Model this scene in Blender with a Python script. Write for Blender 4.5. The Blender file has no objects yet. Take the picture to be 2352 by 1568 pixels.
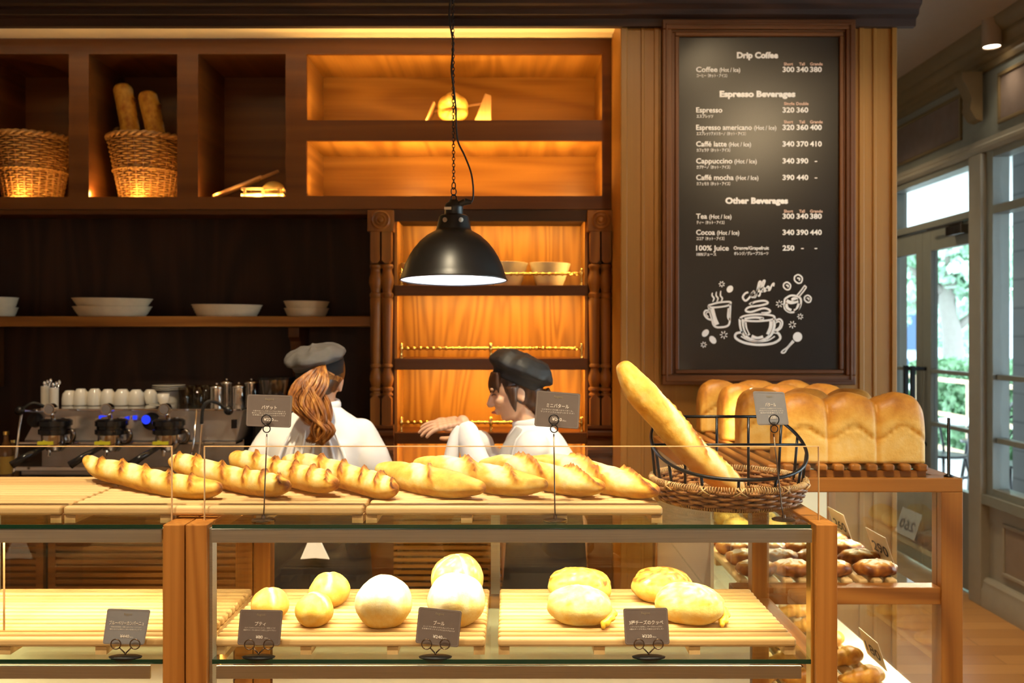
import bpy, bmesh, math, random
from mathutils import Vector, Matrix, Euler, noise
R = math.radians
random.seed(7)
sc = bpy.context.scene
COL = sc.collection
# ------------------------------------------------------------------ camera
F = 2100.0
CX, CY = 1172.0, 765.0
CAMZ = 1.6
cam_d = bpy.data.cameras.new('camera'); cam = bpy.data.objects.new('camera', cam_d); COL.objects.link(cam)
cam.location = (0, 0, CAMZ); cam.rotation_euler = (R(90), 0, 0)
cam_d.sensor_width = 36; cam_d.lens = 36 * F / 2352
cam_d.shift_x = (1176 - CX) / 2352; cam_d.shift_y = -(784 - CY) / 2352
cam_d.clip_start = .05; cam_d.clip_end = 200
cam_d.dof.use_dof = True; cam_d.dof.focus_distance = 2.2; cam_d.dof.aperture_fstop = 4.0
sc.camera = cam
# ------------------------------------------------------------------ view, world
sc.view_settings.view_transform = 'Standard'; sc.view_settings.look = 'None'
sc.view_settings.gamma = 1; sc.view_settings.use_curve_mapping = False
sc.view_settings.exposure = 0.22
cy = sc.cycles
cy.use_denoising = True
cy.max_bounces = 8; cy.diffuse_bounces = 4; cy.glossy_bounces = 4; cy.transmission_bounces = 6; cy.transparent_max_bounces = 24
cy.caustics_reflective = False; cy.caustics_refractive = False
cy.sample_clamp_indirect = 4.0
w = bpy.data.worlds.new('sky'); sc.world = w; w.use_nodes = True
bgn = w.node_tree.nodes['Background']
bgn.inputs[0].default_value = (.72, .92, 1.0, 1); bgn.inputs[1].default_value = 7.0
# ------------------------------------------------------------------ lamps
def X(px, d): return (px - CX) * d / F
def Z(py, d): return CAMZ - (py - CY) * d / F
def P(px, py, d): return Vector((X(px, d), d, Z(py, d)))
WARM = (1, .74, .42); ORANGE = (1, .56, .15); CREAM = (1, .82, .54)
def light(kind, name, loc, power, col, aim=None, size=.05, size_y=None, spot=60, blend=.5, rad=.04, spec=1.0):
    l = bpy.data.lights.new(name, kind); l.energy = power; l.color = col; l.specular_factor = spec
    o = bpy.data.objects.new(name, l); COL.objects.link(o); o.location = loc
    if kind == 'AREA':
        l.size = size
        if size_y: l.shape = 'RECTANGLE'; l.size_y = size_y
    else: l.shadow_soft_size = rad
    if kind == 'SPOT': l.spot_size = R(spot); l.spot_blend = blend
    if aim is not None:
        o.rotation_euler = (Vector(aim) - Vector(loc)).to_track_quat('-Z', 'Y').to_euler()
    return o
# ceiling spots over the counter
for i, x in enumerate((-1.7, -1.0, -.35, .25, .72)):
    light('SPOT', 'counter_spot', (x, 1.5, 3.25), 175, CREAM, (x + .1, 2.38, 1.15), spot=42, blend=.6, rad=.035)
for i, x in enumerate((-1.1, -.05)):
    light('SPOT', 'aisle_fill_spot', (x + .35, 2.5, 3.25), 230, CREAM, (x + .3, 3.42, 1.15), spot=34, blend=.7, rad=.05)  # added fill to brighten the white shirts
light('SPOT', 'counter_spot', (.55, 2.7, 3.25), 210, CREAM, (.95, 3.48, 1.3), spot=23, blend=.7, rad=.05)
# menu spots
light('SPOT', 'menu_spot', (1.03, 2.5, 3.25), 40, WARM, (1.06, 3.86, 2.25), spot=46, blend=1, rad=.05)
light('SPOT', 'menu_spot', (2.0, .15, 3.25), 85, WARM, (1.05, 3.86, 2.35), spot=22, blend=1, rad=.13)
light('SPOT', 'aisle_fill_spot', (-1.45, 2.6, 3.25), 120, CREAM, (-1.6, 4.0, 1.12), spot=34, blend=.8, rad=.05)  # added fill spot brightening the espresso machine
light('SPOT', 'column_spot', (.62, 2.6, 3.22), 26, WARM, (.5, 3.86, 2.2), spot=60, blend=1, rad=.05)
light('SPOT', 'column_spot', (1.6, 2.6, 3.22), 26, WARM, (1.55, 3.86, 2.0), spot=50, blend=1, rad=.05)
# added fill spots on the unseen customer side, for ambient and rail reflections
for x in (-2.4, -.8, .8):
    light('SPOT', 'room_fill_spot', (x, .1, 3.25), 110, WARM, (x, .5, 0), spot=95, blend=1, rad=.08)
light('SPOT', 'room_fill_spot', (2.0, .15, 3.25), 110, WARM, (1.9, .6, 0), spot=105, blend=1, rad=.14)
for x in (-1.5, .2, 1.9):
    light('SPOT', 'room_fill_spot', (x, -2.3, 3.25), 340, (1, .88, .68), (x, -3.4, .2), spot=110, blend=1, rad=.08)  # added wall washers, they brighten what the steel rails reflect
# display case strips: under the front edge of the glass top
light('AREA', 'case_strip', (-.05, 2.38, 1.135), 4.6, (1, .82, .45), (-.05, 2.37, .85), size=1.35, size_y=.012).data.spread = R(130)  # added mid-depth strip so the tray slat gaps fall dark
light('AREA', 'case_strip', (-1.45, 2.38, 1.135), 4.2, (1, .82, .45), (-1.45, 2.37, .85), size=1.2, size_y=.012).data.spread = R(130)  # added mid-depth strip for the left case, same purpose
light('AREA', 'case_strip', (-.05, 2.18, 1.128), 3.0, (1, .82, .45), (-.05, 2.32, .85), size=1.35, size_y=.012).data.spread = R(110)
light('AREA', 'case_strip', (-1.45, 2.18, 1.128), 2.6, (1, .82, .45), (-1.45, 2.32, .85), size=1.2, size_y=.012).data.spread = R(110)
light('AREA', 'case_strip', (-.05, 2.2, .835), 9, (1, .9, .66), (-.05, 2.36, .3), size=1.35, size_y=.012).data.spread = R(100)
light('AREA', 'case_strip', (-1.45, 2.2, .835), 8, (1, .9, .66), (-1.45, 2.36, .3), size=1.2, size_y=.012).data.spread = R(100)
light('AREA', 'case_strip', (1.24, 3.2, 1.13), 9, (1, .86, .55), (1.0, 3.2, .8), size=.012, size_y=1.0)
light('AREA', 'case_strip', (1.24, 3.2, .78), 7, (1, .9, .6), (1.0, 3.2, .4), size=.012, size_y=1.0)
# shelf niches, strips tucked behind the lower lips of the face frames
for (x0, x1, py, pw) in ((704, 1383, 272, 5.5), (704, 1383, 446, 7.5)):
    a, b = X(x0 + 20, 4.2), X(x1 - 20, 4.2); z = Z(py, 4.2) + .0
    light('AREA', 'niche_strip', ((a + b) / 2, 4.245, z), pw, ORANGE, ((a + b) / 2, 4.3, z + 1), size=b - a, size_y=.012)
for (px, pw) in ((30, .55), (130, .55), (215, .45), (305, .55), (385, .45), (492, .35), (585, .25)):
    light('POINT', 'niche_puck', (X(px, 4.2), 4.235, Z(449, 4.2) + .012), pw * 2.2, ORANGE, rad=.012)
light('AREA', 'niche_strip', (X(600, 4.2), 4.25, Z(446, 4.2)), 1.2, ORANGE, (X(600, 4.2), 4.4, 3), size=.25, size_y=.012)
# bookcase: a strip up each side behind the pilasters and one under each shelf lip
for px in (912, 1343):
    light('AREA', 'bookcase_strip', (X(px, 4.24), 4.245, 1.45), 17, ORANGE, (X(1127, 4.3), 4.42, 1.45), size=1.9, size_y=.012).rotation_euler.rotate_axis('Z', R(90))
for py in (508, 682, 851, 1021):
    light('AREA', 'bookcase_strip', (X(1127, 4.2), 4.225, Z(py, 4.2) + .006), 5, ORANGE, (X(1127, 4.2), 4.42, Z(py, 4.2) - .35), size=.8, size_y=.012)
# added strip, unseen behind the lip of the bulkhead, washing the soffit
ss = light('AREA', 'soffit_fill_strip', (-1.3, 3.868, 2.937), 20, (1, .82, .52), (-1.3, 4.2, 3.22), size=3.4, size_y=.008); ss.data.spread = R(80)
# window side: the wall's own downlight, then added unseen fill spots
light('SPOT', 'window_and_fill_spot', (X(2278, 5.1), 5.1, Z(108, 5.1) - .03), 6, CREAM, (X(2278, 5.1) + .02, 5.1, 0), spot=120, blend=1, rad=.03)
light('SPOT', 'window_and_fill_spot', (1.9, 4.4, 3.3), 250, WARM, (1.95, 4.6, 0), spot=54, blend=1, rad=.06)
light('SPOT', 'window_and_fill_spot', (1.9, 6.2, 3.3), 60, WARM, (2.4, 6.4, 0), spot=120, blend=1, rad=.06)
light('SPOT', 'window_and_fill_spot', (1.2, 5.6, 3.3), 60, WARM, (2.79, 5.4, 2.2), spot=100, blend=1, rad=.06)
# daylight under the arcade roof comes from the open street side
light('SUN', 'daylight', (9, 9, 9), 5.0, (.85, .96, 1), (4, 9, 0)).data.angle = R(40)

# ------------------------------------------------------------------ mesh helpers
def wloc(o):
    v = Vector((0, 0, 0))
    while o is not None:
        v = v + o.location; o = o.parent
    return v
class MB:
    def __init__(s): s.v = []; s.f = []; s.a = {}
    def add(s, vs, fs, M=None):
        n = len(s.v)
        s.v += [tuple(M @ Vector(v)) if M else tuple(v) for v in vs]
        s.f += [tuple(i + n for i in f) for f in fs]
        return n
    def box(s, x0, x1, y0, y1, z0, z1, M=None):
        s.add([(x0,y0,z0),(x1,y0,z0),(x1,y1,z0),(x0,y1,z0),(x0,y0,z1),(x1,y0,z1),(x1,y1,z1),(x0,y1,z1)],
              [(0,3,2,1),(4,5,6,7),(0,1,5,4),(1,2,6,5),(2,3,7,6),(3,0,4,7)], M); return s
    def lathe(s, prof, c=(0,0,0), n=32, M=None, sx=1, sy=1, cap=True):
        vs = []; fs = []
        for (r, z) in prof:
            for k in range(n):
                a = 2*math.pi*k/n; vs.append((c[0]+r*math.cos(a)*sx, c[1]+r*math.sin(a)*sy, c[2]+z))
        for i in range(len(prof)-1):
            for k in range(n):
                k2 = (k+1) % n; fs.append((i*n+k, i*n+k2, (i+1)*n+k2, (i+1)*n+k))
        if cap:
            if prof[0][0] > 1e-5: fs.append(tuple(reversed(range(n))))
            if prof[-1][0] > 1e-5: fs.append(tuple(range((len(prof)-1)*n, len(prof)*n)))
        s.add(vs, fs, M); return s
    def cyl(s, a, b, r, n=16, r2=None):
        return s.tube([a, b], [r, r if r2 is None else r2], n)
    def tube(s, pts, r, n=8, closed=False, cap=True, flat=1.0):
        pts = [Vector(p) for p in pts]; m = len(pts)
        rr = r if isinstance(r, (list, tuple)) else [r]*m
        vs = []; fs = []; up = None
        for i, p in enumerate(pts):
            if closed: t = pts[(i+1) % m]-pts[i-1]
            else: t = pts[min(i+1, m-1)]-pts[max(i-1, 0)]
            if t.length < 1e-9: t = Vector((0,0,1))
            t.normalize()
            if up is None:
                up = Vector((0,0,1)) if abs(t.z) < .9 else Vector((1,0,0))
            u = up - t*up.dot(t)
            if u.length < 1e-6: u = t.orthogonal()
            u.normalize(); up = u; v = t.cross(u)
            for k in range(n):
                a = 2*math.pi*k/n
                vs.append(p + u*(math.cos(a)*rr[i]*flat) + v*(math.sin(a)*rr[i]))
        for i in range(m if closed else m-1):
            j = (i+1) % m
            for k in range(n):
                k2 = (k+1) % n; fs.append((i*n+k, i*n+k2, j*n+k2, j*n+k))
        if cap and not closed:
            fs.append(tuple(reversed(range(n)))); fs.append(tuple(range((m-1)*n, m*n)))
        s.add(vs, fs); return s
    def ball(s, c, rx, ry=None, rz=None, n=16, m=10, M=None):
        ry = rx if ry is None else ry; rz = rx if rz is None else rz
        T = Matrix.Translation(c) @ (M if M else Matrix.Identity(4))
        vs = [(0,0,-rz)]; fs = []
        for i in range(1, m):
            ph = -math.pi/2+math.pi*i/m
            for k in range(n):
                a = 2*math.pi*k/n; vs.append((rx*math.cos(ph)*math.cos(a), ry*math.cos(ph)*math.sin(a), rz*math.sin(ph)))
        vs.append((0,0,rz)); L = len(vs)-1
        for k in range(n):
            k2 = (k+1) % n
            fs.append((0, 1+k2, 1+k)); fs.append((L, L-n+k, L-n+k2))
            for i in range(m-2): fs.append((1+i*n+k, 1+i*n+k2, 1+(i+1)*n+k2, 1+(i+1)*n+k))
        s.add(vs, fs, T); return s
    def prism(s, poly, axis, a, b):
        # poly: 2D points; axis: the extrusion axis
        def mk(p, t):
            return {'x': (t, p[0], p[1]), 'y': (p[0], t, p[1]), 'z': (p[0], p[1], t)}[axis]
        n = len(poly); vs = [mk(p, a) for p in poly]+[mk(p, b) for p in poly]
        fs = [tuple(reversed(range(n))), tuple(range(n, 2*n))]+[(i, (i+1) % n, n+(i+1) % n, n+i) for i in range(n)]
        s.add(vs, fs); return s
    def build(s, name, mat, parent=None, base=None, smooth=False, bevel=0, seg=2, auto=None):
        me = bpy.data.meshes.new(name)
        if parent is not None: off = wloc(parent)
        elif base is not None: off = Vector(base)
        else: off = Vector((0,0,0))
        me.from_pydata([tuple(Vector(v)-off) for v in s.v], [], s.f)
        o = bpy.data.objects.new(name, me); COL.objects.link(o)
        if parent is not None: o.parent = parent
        else: o.location = off
        for k, vals in s.a.items():
            at = me.attributes.new(k, 'FLOAT', 'POINT'); at.data.foreach_set('value', vals)
        bm = bmesh.new(); bm.from_mesh(me); bmesh.ops.recalc_face_normals(bm, faces=bm.faces); bm.to_mesh(me); bm.free()
        if isinstance(mat, str): mat = MAT[mat]
        me.materials.append(mat)
        if smooth: me.polygons.foreach_set('use_smooth', [True]*len(me.polygons))
        if auto:
            me.polygons.foreach_set('use_smooth', [True]*len(me.polygons))
            me.set_sharp_from_angle(angle=R(auto))
        if bevel:
            b = o.modifiers.new('bevel', 'BEVEL'); b.width = bevel; b.segments = seg; b.limit_method = 'ANGLE'; b.angle_limit = R(40)
            b.harden_normals = False
        me.update(); return o
def thing(name, label, cat, loc=(0,0,0), group=None):
    o = bpy.data.objects.new(name, None); COL.objects.link(o); o.location = loc; o.empty_display_size = .05
    return tag(o, label, cat, group)
def tag(o, label=None, cat=None, group=None, kind=None):
    if label: o['label'] = label
    if cat: o['category'] = cat
    if group: o['group'] = group
    if kind: o['kind'] = kind
    return o
def struct(o): o['kind'] = 'structure'; return o
def kids(o): return [c for c in bpy.data.objects if c.parent is o]
def copy_tree(o, parent=None):
    c = o.copy(); COL.objects.link(c)
    if parent is not None: c.parent = parent
    for ch in list(o.children): copy_tree(ch, c)
    return c
def spline(pts, n):
    pts = [Vector(p) for p in pts]; out = []
    m = len(pts)-1
    for i in range(n+1):
        t = i/n*m; k = min(int(t), m-1); f = t-k
        p0 = pts[max(k-1, 0)]; p1 = pts[k]; p2 = pts[k+1]; p3 = pts[min(k+2, m)]
        out.append(.5*((2*p1)+(-p0+p2)*f+(2*p0-5*p1+4*p2-p3)*f*f+(-p0+3*p1-3*p2+p3)*f*f*f))
    return out
def ns(x, y=0, z=0): return noise.noise(Vector((x, y, z)))
# ------------------------------------------------------------------ materials
MAT = {}
class NT:
    def __init__(s, name):
        s.m = bpy.data.materials.new(name); s.m.use_nodes = True; s.t = s.m.node_tree; s.n = s.t.nodes; s.l = s.t.links
        s.b = s.n['Principled BSDF']; s.out = s.n['Material Output']; MAT[name] = s.m
    def new(s, typ, **kw):
        x = s.n.new(typ)
        for k, v in kw.items():
            if k in x.inputs: x.inputs[k].default_value = v
            else: setattr(x, k, v)
        return x
    def link(s, a, b): s.l.new(a, b)
    def coord(s, scale=(1,1,1), rot=(0,0,0), kind='Object'):
        tc = s.new('ShaderNodeTexCoord'); mp = s.new('ShaderNodeMapping')
        mp.inputs['Scale'].default_value = scale; mp.inputs['Rotation'].default_value = rot
        s.link(tc.outputs[kind], mp.inputs['Vector']); return mp.outputs['Vector']
    def noise(s, vec, scale, detail=3, rough=.55, dist=0):
        x = s.new('ShaderNodeTexNoise', Scale=scale, Detail=detail, Roughness=rough, Distortion=dist); s.link(vec, x.inputs['Vector']); return x.outputs['Fac']
    def math(s, op, a, b=None, clamp=False):
        x = s.new('ShaderNodeMath'); x.operation = op; x.use_clamp = clamp
        for i, v in enumerate((a, b)):
            if v is None: continue
            if isinstance(v, (int, float)): x.inputs[i].default_value = v
            else: s.link(v, x.inputs[i])
        return x.outputs[0]
    def ramp(s, fac, stops):
        x = s.new('ShaderNodeValToRGB'); e = x.color_ramp.elements
        while len(e) < len(stops): e.new(.5)
        for el, (p, c) in zip(e, stops): el.position = p; el.color = (*c, 1)
        s.link(fac, x.inputs['Fac']); return x.outputs['Color']
    def mix(s, fac, a, b, mode='MIX'):
        x = s.new('ShaderNodeMix'); x.data_type = 'RGBA'; x.blend_type = mode
        if isinstance(fac, (int, float)): x.inputs[0].default_value = fac
        else: s.link(fac, x.inputs[0])
        for i, v in ((6, a), (7, b)):
            if isinstance(v, tuple): x.inputs[i].default_value = (*v, 1)
            else: s.link(v, x.inputs[i])
        return x.outputs[2]
    def bump(s, h, strength=.3, dist=.002):
        x = s.new('ShaderNodeBump', Strength=strength, Distance=dist); s.link(h, x.inputs['Height']); s.link(x.outputs[0], s.b.inputs['Normal'])
def plain(name, col, rough=.5, metal=0, spec=.5, var=.06, **kw):
    t = NT(name); v = t.coord(); n = t.noise(v, 14, 4)
    c = t.ramp(n, [(.3, tuple(x*(1-var) for x in col)), (.7, tuple(min(1, x*(1+var)) for x in col))])
    t.link(c, t.b.inputs['Base Color']); t.b.inputs['Roughness'].default_value = rough; t.b.inputs['Metallic'].default_value = metal
    t.b.inputs['Specular IOR Level'].default_value = spec
    for k, vv in kw.items(): t.b.inputs[k.replace('_', ' ')].default_value = vv
    return t
def wood(name, dark, mid, lite, axis='z', rough=.42, fig=9, fine=.35, across=3.0, along=.35):
    t = NT(name)
    ax = {'x': (along, across, across), 'y': (across, along, across), 'z': (across, across, along)}[axis]
    fx = {'x': (2, 90, 90), 'y': (90, 2, 90), 'z': (90, 90, 2)}[axis]
    n = t.noise(t.coord(ax), 1.0, 2, .5, .4)
    s_ = t.math('SINE', t.math('MULTIPLY', n, fig*6.28)); s_ = t.math('MULTIPLY_ADD', s_, .5); s_.node.inputs[2].default_value = .5
    f = t.noise(t.coord(fx), 1.0, 3, .6)
    big = t.noise(t.coord(tuple(a*.6 for a in ax)), 1.0, 2)
    v = t.math('ADD', t.math('MULTIPLY', s_, .38), t.math('MULTIPLY', f, fine)); v = t.math('ADD', v, t.math('MULTIPLY', big, .5)); v = t.math('SUBTRACT', v, .12)
    c = t.ramp(v, [(.1, dark), (.45, mid), (.85, lite)])
    t.link(c, t.b.inputs['Base Color']); t.b.inputs['Roughness'].default_value = rough
    t.b.inputs['Specular IOR Level'].default_value = .35
    t.bump(f, .15, .0008); return t
for ax in 'xyz':
    wood('teak_'+ax, (.13,.040,.007), (.26,.095,.016), (.38,.155,.03), ax)
    wood('walnut_'+ax, (.010,.003,.0015), (.026,.009,.004), (.05,.018,.007), ax, rough=.6)
    wood('frame_'+ax, (.065,.017,.003), (.105,.032,.005), (.15,.050,.009), ax, fig=5, across=5, along=.2, rough=.45)
    wood('honey_'+ax, (.20,.078,.012), (.33,.145,.024), (.44,.21,.04), ax, rough=.4)
    wood('post_'+ax, (.18,.058,.010), (.32,.122,.022), (.43,.18,.038), ax, fig=7, across=9, along=.25, fine=.55, rough=.38)
    wood('maple_'+ax, (.40,.23,.085), (.62,.40,.165), (.76,.54,.26), ax, fig=3, across=6, along=.4, rough=.45)
    wood('column_'+ax, (.24,.105,.018), (.30,.135,.024), (.36,.17,.032), ax, fig=1.5, across=6, along=.12, fine=.5)
    wood('glow_'+ax, (.16,.062,.007), (.32,.138,.015), (.43,.20,.028), ax, fig=13, across=4.5, along=.5, fine=.3)
    wood('oak_'+ax, (.22,.10,.035), (.40,.20,.075), (.52,.29,.12), ax, fig=3, across=5, along=.5, rough=.4)
plain('cream_paint', (.86,.74,.52), .6, var=.03)
plain('case_cream', (.85,.78,.60), .35, var=.02)
plain('ceiling_paint', (.34,.26,.20), .8, var=.02)
plain('wall_paint', (.62,.54,.44), .8, var=.03)
plain('arcade_white', (.85,.88,.9), .7, var=.02)
plain('greyblue', (.20,.21,.19), .4, var=.04)
plain('greyblue_light', (.30,.28,.235), .4, var=.04)
plain('frieze_panel', (.17,.13,.115), .22, var=.08)
plain('crown_gold', (.15,.105,.05), .45, var=.06)
plain('taupe_panel', (.24,.19,.155), .4, var=.05)
plain('black_metal', (.012,.012,.014), .32, .6, var=.1)
plain('wire_metal', (.02,.021,.024), .28, .7, var=.1)
plain('lamp_black', (.011,.010,.009), .38, .0, .6, var=.15)
plain('lamp_white', (.82,.84,.9), .35, var=.04)
plain('rivet', (.6,.5,.38), .3, .8)
plain('black_rubber', (.01,.01,.01), .5)
plain('black_plastic', (.008,.008,.010), .2)
plain('brass', (.95,.70,.24), .22, 1, var=.08)
plain('chrome', (.90,.88,.86), .14, 1, var=.05)
plain('dark_chrome', (.20,.18,.17), .18, 1, var=.1)
plain('bronze_clip', (.16,.11,.075), .25, .9)
plain('porcelain', (.72,.66,.56), .18, var=.02)
plain('banneton', (.80,.68,.46), .6, var=.1)
plain('white_cloth', (.93,.92,.91), .85, var=.03)
plain('grey_cloth', (.42,.40,.38), .85, var=.05)
plain('dark_cloth', (.006,.005,.005), .85, var=.1)
plain('hat_grey', (.075,.068,.064), .75, var=.25)
plain('hat_black', (.008,.007,.007), .6, var=.3)
plain('skin', (.72,.42,.26), .5, var=.05, Subsurface_Weight=.05)
plain('dial_grey', (.22,.20,.20), .2)
plain('cheese_yellow', (.88,.56,.06), .4, var=.2)
plain('lips', (.5,.14,.1), .4)
plain('yellow_sticker', (.75,.68,.03), .5)
plain('beige_card', (.78,.62,.42), .55)
plain('ink', (.03,.02,.02), .6)
plain('terrace', (.6,.6,.6), .6)
plain('hedge_green', (.2,.36,.2), .7, var=.5)
plain('leaf_green', (.42,.62,.46), .6, var=.5)
plain('trunk', (.25,.22,.2), .8)
plain('navy', (.05,.09,.16), .8)
plain('hair_grey', (.10,.11,.13), .8)
plain('far_building', (.45,.5,.55), .8)
plain('rail_wood', (.62,.42,.26), .6)
plain('bottle_amber', (.14,.06,.02), .1, var=.2)
plain('bottle_label', (.5,.3,.05), .5)
plain('white_plastic', (.62,.58,.5), .4)
t = plain('green_edge', (.004,.035,.018), .08)
t = plain('edge_light_amber', (.72,.46,.22), .3)  # light caught in the glass edges, painted as an amber colour
# brushed steel
t = NT('steel'); v = t.coord((1.5, 60, 220)); n = t.noise(v, 3, 4)
t.link(t.ramp(n, [(.3, (.62,.61,.54)), (.7, (.76,.75,.66))]), t.b.inputs['Base Color']); t.b.inputs['Metallic'].default_value = 1; t.b.inputs['Roughness'].default_value = .58
t.b.inputs['Anisotropic'].default_value = .95
# machine steel panel
t = NT('machine_steel'); v = t.coord((3, 3, 3)); n = t.noise(v, 3, 3)
t.link(t.ramp(n, [(.3, (.52,.48,.46)), (.7, (.66,.62,.60))]), t.b.inputs['Base Color']); t.b.inputs['Metallic'].default_value = .85; t.b.inputs['Roughness'].default_value = .33
# lit display of the machine
t = NT('blue_display'); t.b.inputs['Base Color'].default_value = (.0,.01,.2,1); t.b.inputs['Emission Color'].default_value = (.02,.05,1,1); t.b.inputs['Emission Strength'].default_value = .9
t = NT('lamp_glow'); t.b.inputs['Emission Color'].default_value = (1,.85,.62,1); t.b.inputs['Emission Strength'].default_value = 14
t = NT('bulb_glow'); t.b.inputs['Emission Color'].default_value = (.85,.88,1,1); t.b.inputs['Emission Strength'].default_value = 1.5
def glass(name, tint=(1,1,1), ior=1.45, rough=0.0):
    t = NT(name); t.n.remove(t.b)
    tr = t.new('ShaderNodeBsdfTransparent'); tr.inputs[0].default_value = (*tint, 1)
    gl = t.new('ShaderNodeBsdfGlossy', Roughness=rough); fr = t.new('ShaderNodeFresnel', IOR=ior)
    geo = t.new('ShaderNodeNewGeometry')
    mx = t.new('ShaderNodeMixShader')
    f = t.math('MULTIPLY', fr.outputs[0], t.math('SUBTRACT', 1.0, geo.outputs['Backfacing']))
    t.link(f, mx.inputs[0]); t.link(tr.outputs[0], mx.inputs[1]); t.link(gl.outputs[0], mx.inputs[2]); t.link(mx.outputs[0], t.out.inputs['Surface'])
glass('glass'); glass('rear_glass', (.97,.95,.9), 1.9); glass('shelf_glass', (.93,.98,.94)); glass('tumbler_glass', (.80,.78,.72), 1.6); glass('window_glass', (.97,.99,1.0), 1.35)
# bread: "brown" attribute 0 flour .. 1 dark crust (the loaf's own baking colour; pan loaf creases also hold painted shade)
def breadmat(name, c0, c1, c2, c3, c4, rough=.55):
    t = NT(name); a = t.new('ShaderNodeAttribute'); a.attribute_name = 'brown'
    v = t.coord(); n = t.noise(v, 45, 5, .6); n2 = t.noise(v, 12, 3); n3 = t.noise(v, 160, 2)
    x = t.math('ADD', a.outputs['Fac'], t.math('MULTIPLY', t.math('SUBTRACT', n, .5), .45)); x = t.math('ADD', x, t.math('MULTIPLY', t.math('SUBTRACT', n2, .5), .3))
    t.link(t.ramp(x, [(0, c0), (.22, c1), (.45, c2), (.72, c3), (1, c4)]), t.b.inputs['Base Color'])
    t.b.inputs['Roughness'].default_value = rough; t.b.inputs['Specular IOR Level'].default_value = .35
    t.bump(t.math('ADD', n, t.math('MULTIPLY', n3, .4)), .35, .003)
breadmat('crust', (.90,.76,.46), (.86,.60,.18), (.78,.44,.07), (.42,.15,.02), (.11,.032,.008))
breadmat('pale_crust', (.94,.86,.62), (.90,.72,.30), (.84,.54,.11), (.62,.30,.05), (.30,.10,.02))
breadmat('pan_crust', (.80,.58,.24), (.76,.48,.13), (.68,.36,.065), (.50,.21,.028), (.26,.085,.012), .45)
breadmat('pastry_crust', (.96,.90,.74), (.80,.52,.18), (.62,.30,.06), (.36,.12,.02), (.12,.03,.008), .4)
breadmat('croissant_crust', (.90,.66,.28), (.84,.55,.13), (.74,.38,.06), (.45,.17,.025), (.18,.05,.01), .4)
# wicker
def wicker(name, a, b):
    t = NT(name); v = t.coord(); n = t.noise(v, 55, 3); t.link(t.ramp(n, [(.3, a), (.7, b)]), t.b.inputs['Base Color']); t.b.inputs['Roughness'].default_value = .5
wicker('wicker_dark', (.15,.052,.012), (.44,.205,.055)); wicker('wicker_pale', (.34,.18,.06), (.62,.42,.18)); wicker('wicker_rim', (.30,.13,.035), (.55,.32,.10))
t = NT('hair'); v = t.coord((30, 30, 3)); n = t.noise(v, 2, 4)
t.link(t.ramp(n, [(.3, (.09,.024,.005)), (.5, (.30,.105,.018)), (.7, (.62,.30,.07))]), t.b.inputs['Base Color']); t.b.inputs['Roughness'].default_value = .38
t = NT('hair_dark'); v = t.coord((30, 30, 3)); n = t.noise(v, 2, 4)
t.link(t.ramp(n, [(.3, (.02,.008,.004)), (.7, (.09,.035,.012))]), t.b.inputs['Base Color']); t.b.inputs['Roughness'].default_value = .4
# menu board, card stock, chalk
t = NT('menu_black'); v = t.coord(); n = t.noise(v, 5, 2); t.link(t.ramp(n, [(.3, (.010,.007,.006)), (.7, (.013,.009,.0075))]), t.b.inputs['Base Color'])
t.b.inputs['Roughness'].default_value = .26; t.b.inputs['Specular IOR Level'].default_value = .45
plain('chalk', (.86,.82,.78), .7, var=.05); plain('chalk_warm', (.78,.5,.38), .7)
plain('gold_print', (.30,.25,.16), .6); plain('card_dark', (.16,.13,.12), .38, var=.1); plain('card_grey', (.26,.27,.30), .38, var=.08)
plain('card_border', (.30,.26,.24), .4); plain('card_white', (.82,.78,.72), .6)
# floor boards
t = NT('floor_boards'); v = t.coord((1, 1, 1))
br = t.new('ShaderNodeTexBrick', Scale=1.0); br.inputs['Brick Width'].default_value = 1.6; br.inputs['Row Height'].default_value = .13; br.inputs['Mortar Size'].default_value = .0015
br.inputs['Color1'].default_value = (.36,.17,.05,1); br.inputs['Color2'].default_value = (.50,.26,.085,1); br.inputs['Mortar'].default_value = (.10,.04,.015,1)
t.link(v, br.inputs['Vector']); g = t.noise(t.coord((2, 40, 1)), 1.5, 3)
t.link(t.mix(t.math('MULTIPLY', g, .35), br.outputs[0], (.18,.08,.03)), t.b.inputs['Base Color']); t.b.inputs['Roughness'].default_value = .33
# siding outside
t = NT('siding'); v = t.coord((0, 0, 1)); wv = t.new('ShaderNodeTexWave', Scale=1.6); wv.wave_profile = 'SAW'; wv.bands_direction = 'Z'; t.link(v, wv.inputs['Vector'])
t.link(t.ramp(wv.outputs['Fac'], [(0, (.04,.035,.035)), (.12, (.15,.14,.14)), (1, (.13,.12,.12))]), t.b.inputs['Base Color'])
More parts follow.
